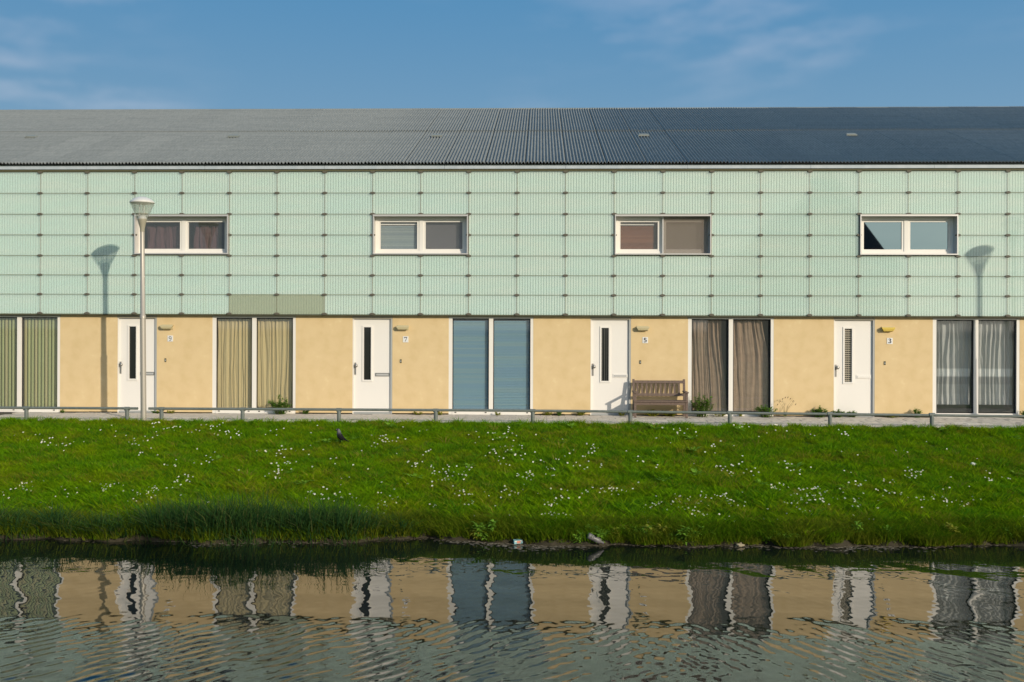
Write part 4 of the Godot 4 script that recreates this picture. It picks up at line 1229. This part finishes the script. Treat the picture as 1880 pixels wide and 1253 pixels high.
func broadleaf_weeds() -> void:
	var variants := [rosette_mesh(1), rosette_mesh(2), rosette_mesh(3)]
	for i in 46:
		var x := rng.randf_range(-9.5, 10.5)
		var z := edge_z(x) + 0.1 + pow(rng.randf(), 1.4) * 4.8
		var o := put("broadleaf_rosette", variants[i % 3], M.leaf_bright, self, Vector3(x, bank_y(x, z) + 0.015, z), Basis(Vector3.UP, rng.randf() * TAU).scaled(Vector3.ONE * rng.randf_range(0.9, 1.6)))
		tag(o, "broad leaved weed rosette growing among the lawn grass", "plant", "broadleaf weeds in the lawn")

func _ready() -> void:
	rng.seed = 20240501
	noise.seed = 4
	noise.frequency = 0.01
	# camera: level lens with a small downward shift, turned 1.7 degrees to the left of square on
	var cam := Camera3D.new()
	cam.name = "camera"
	cam.projection = Camera3D.PROJECTION_FRUSTUM
	cam.near = 0.1
	cam.far = 900.0
	cam.size = 0.1 * 1253.0 / 1810.0
	cam.frustum_offset = Vector2(0, -0.1 * 20.5 / 1810.0)
	cam.transform = Transform3D(Basis(Vector3.UP, 0.02894) * Basis(Vector3.BACK, 0.0032), Vector3(0, EYE, CAM_Z))
	add_child(cam)
	cam.current = true
	# sky
	var env := Environment.new()
	env.background_mode = Environment.BG_SKY
	var sky := Sky.new()
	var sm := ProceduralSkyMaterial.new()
	sm.sky_top_color = Color(0.0, 0.185, 0.44).linear_to_srgb()
	sm.sky_horizon_color = Color(0.36, 0.475, 0.525).linear_to_srgb()
	sm.sky_curve = 0.172
	sm.ground_bottom_color = Color(0.05, 0.06, 0.04).linear_to_srgb()
	sm.ground_horizon_color = Color(0.2, 0.24, 0.22).linear_to_srgb()
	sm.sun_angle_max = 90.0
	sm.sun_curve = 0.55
	sm.sky_cover = clouds()
	sm.sky_cover_modulate = Color(1, 1, 1)
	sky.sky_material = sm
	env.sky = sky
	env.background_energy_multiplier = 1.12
	env.tonemap_mode = Environment.TONE_MAPPER_LINEAR
	env.tonemap_exposure = 0.95
	env.sdfgi_enabled = true
	env.ssao_enabled = true
	env.ssil_enabled = true
	var we := WorldEnvironment.new()
	we.name = "world_environment"
	we.environment = env
	add_child(we)
	# low afternoon sun from the front and the side
	var sun := DirectionalLight3D.new()
	sun.name = "sun"
	sun.light_energy = 1.2
	sun.light_color = Color(1.0, 0.95, 0.87)
	sun.light_angular_distance = 0.6
	sun.shadow_enabled = true
	add_child(sun)
	sun.look_at_from_position(SUN * 50.0, Vector3.ZERO)
	make_materials()
	ground()
	water_surface()
	var xs := {"eleven": -17.39, "nine": -11.39, "seven": -5.39, "five": 0.61, "three": 6.61, "one": 12.61}
	house(-23.39, {"label": "terraced house at the end beyond the green vane blinds", "du": 0.055, "door": "plain", "vent": 2.8})
	house(xs.eleven, {"label": "terraced house with green vane blinds in its tall window", "du": 0.055, "door": "plain", "vent": 2.71})
	house(xs.nine, {"label": "terraced house with a street lamp before its door, plate with digit nine and beige curtains", "du": 0.05, "door": "plain", "vent": 2.59, "old": true})
	house(xs.seven, {"label": "terraced house with blue slatted blinds in its tall window and plate with digit seven", "du": 0.01, "door": "plain", "vent": 2.42})
	house(xs.five, {"label": "terraced house with a bench before it, brown drapes and plate with digit five", "du": -0.04, "door": "folds", "vent": 2.28})
	house(xs.three, {"label": "terraced house with grey sheer curtains and plate with digit three", "du": -0.04, "door": "lattice", "vent": 2.10, "glass": M.coated})
	house(xs.one, {"label": "terraced house at the end beyond the grey sheer curtains", "du": -0.04, "door": "plain", "vent": 2.0})
	curtains(xs)
	wall_fittings(xs.nine, 0.04, "9", "nine", false)
	wall_fittings(xs.seven, -0.01, "7", "seven", false)
	wall_fittings(xs.five, -0.04, "5", "five", false)
	wall_fittings(xs.three, -0.03, "3", "three", true)
	street_lamp(-9.10, 2.2, "grey street lamp with a clear cone lantern before number nine")
	street_lamp(12.56, 2.2, "grey street lamp with a clear cone lantern beyond number three")
	barrier("grey pipe barrier ending at the street lamp, before the green vane blinds", [-14.2, -11.85, -9.50], -16.0, -9.25)
	barrier("long grey pipe barrier running from the street lamp past all the doors", [-8.70, -6.82, -4.60, -2.38, -0.17, 2.03, 4.24, 6.43, 8.62, 10.85, 13.0], -9.0, 14.0)
	bench()
	far_house()
	wall_weeds()
	lawn()
	reeds()
	broadleaf_weeds()
	shore_weeds()
	scum()
	daisies()
	bird()
	litter()

func clouds() -> ImageTexture:
	var w := 2048
	var h := 1024
	var im := Image.create(w, h, false, Image.FORMAT_RGBA8)
	var n := FastNoiseLite.new()
	n.seed = 31
	n.frequency = 1.0
	n.fractal_octaves = 6
	n.fractal_gain = 0.55
	var big := FastNoiseLite.new()
	big.seed = 23
	big.frequency = 1.0
	big.fractal_octaves = 2
	for j in h / 2:
		var el := (0.5 - (j + 0.5) / h) * PI
		var fade := smoothstep(0.0, 0.08, el)
		for i in w:
			var az := ((i + 0.5) / w - 0.5) * TAU
			var d := Vector3(sin(az) * cos(el), sin(el) * 3.6, -cos(az) * cos(el))
			var b := big.get_noise_3dv(d * 1.9) + 0.5
			if b < 0.2: continue
			var v := n.get_noise_3d(d.x * 7.0 + d.y * 2.0, d.y * 9.0, d.z * 7.0) + 0.5
			var a := clampf((v - 0.34) * 1.15, 0, 1) * smoothstep(0.2, 0.9, b) * fade
			im.set_pixel(i, j, Color(0.72, 0.62, 0.55, a * 0.4))
	return ImageTexture.create_from_image(im)
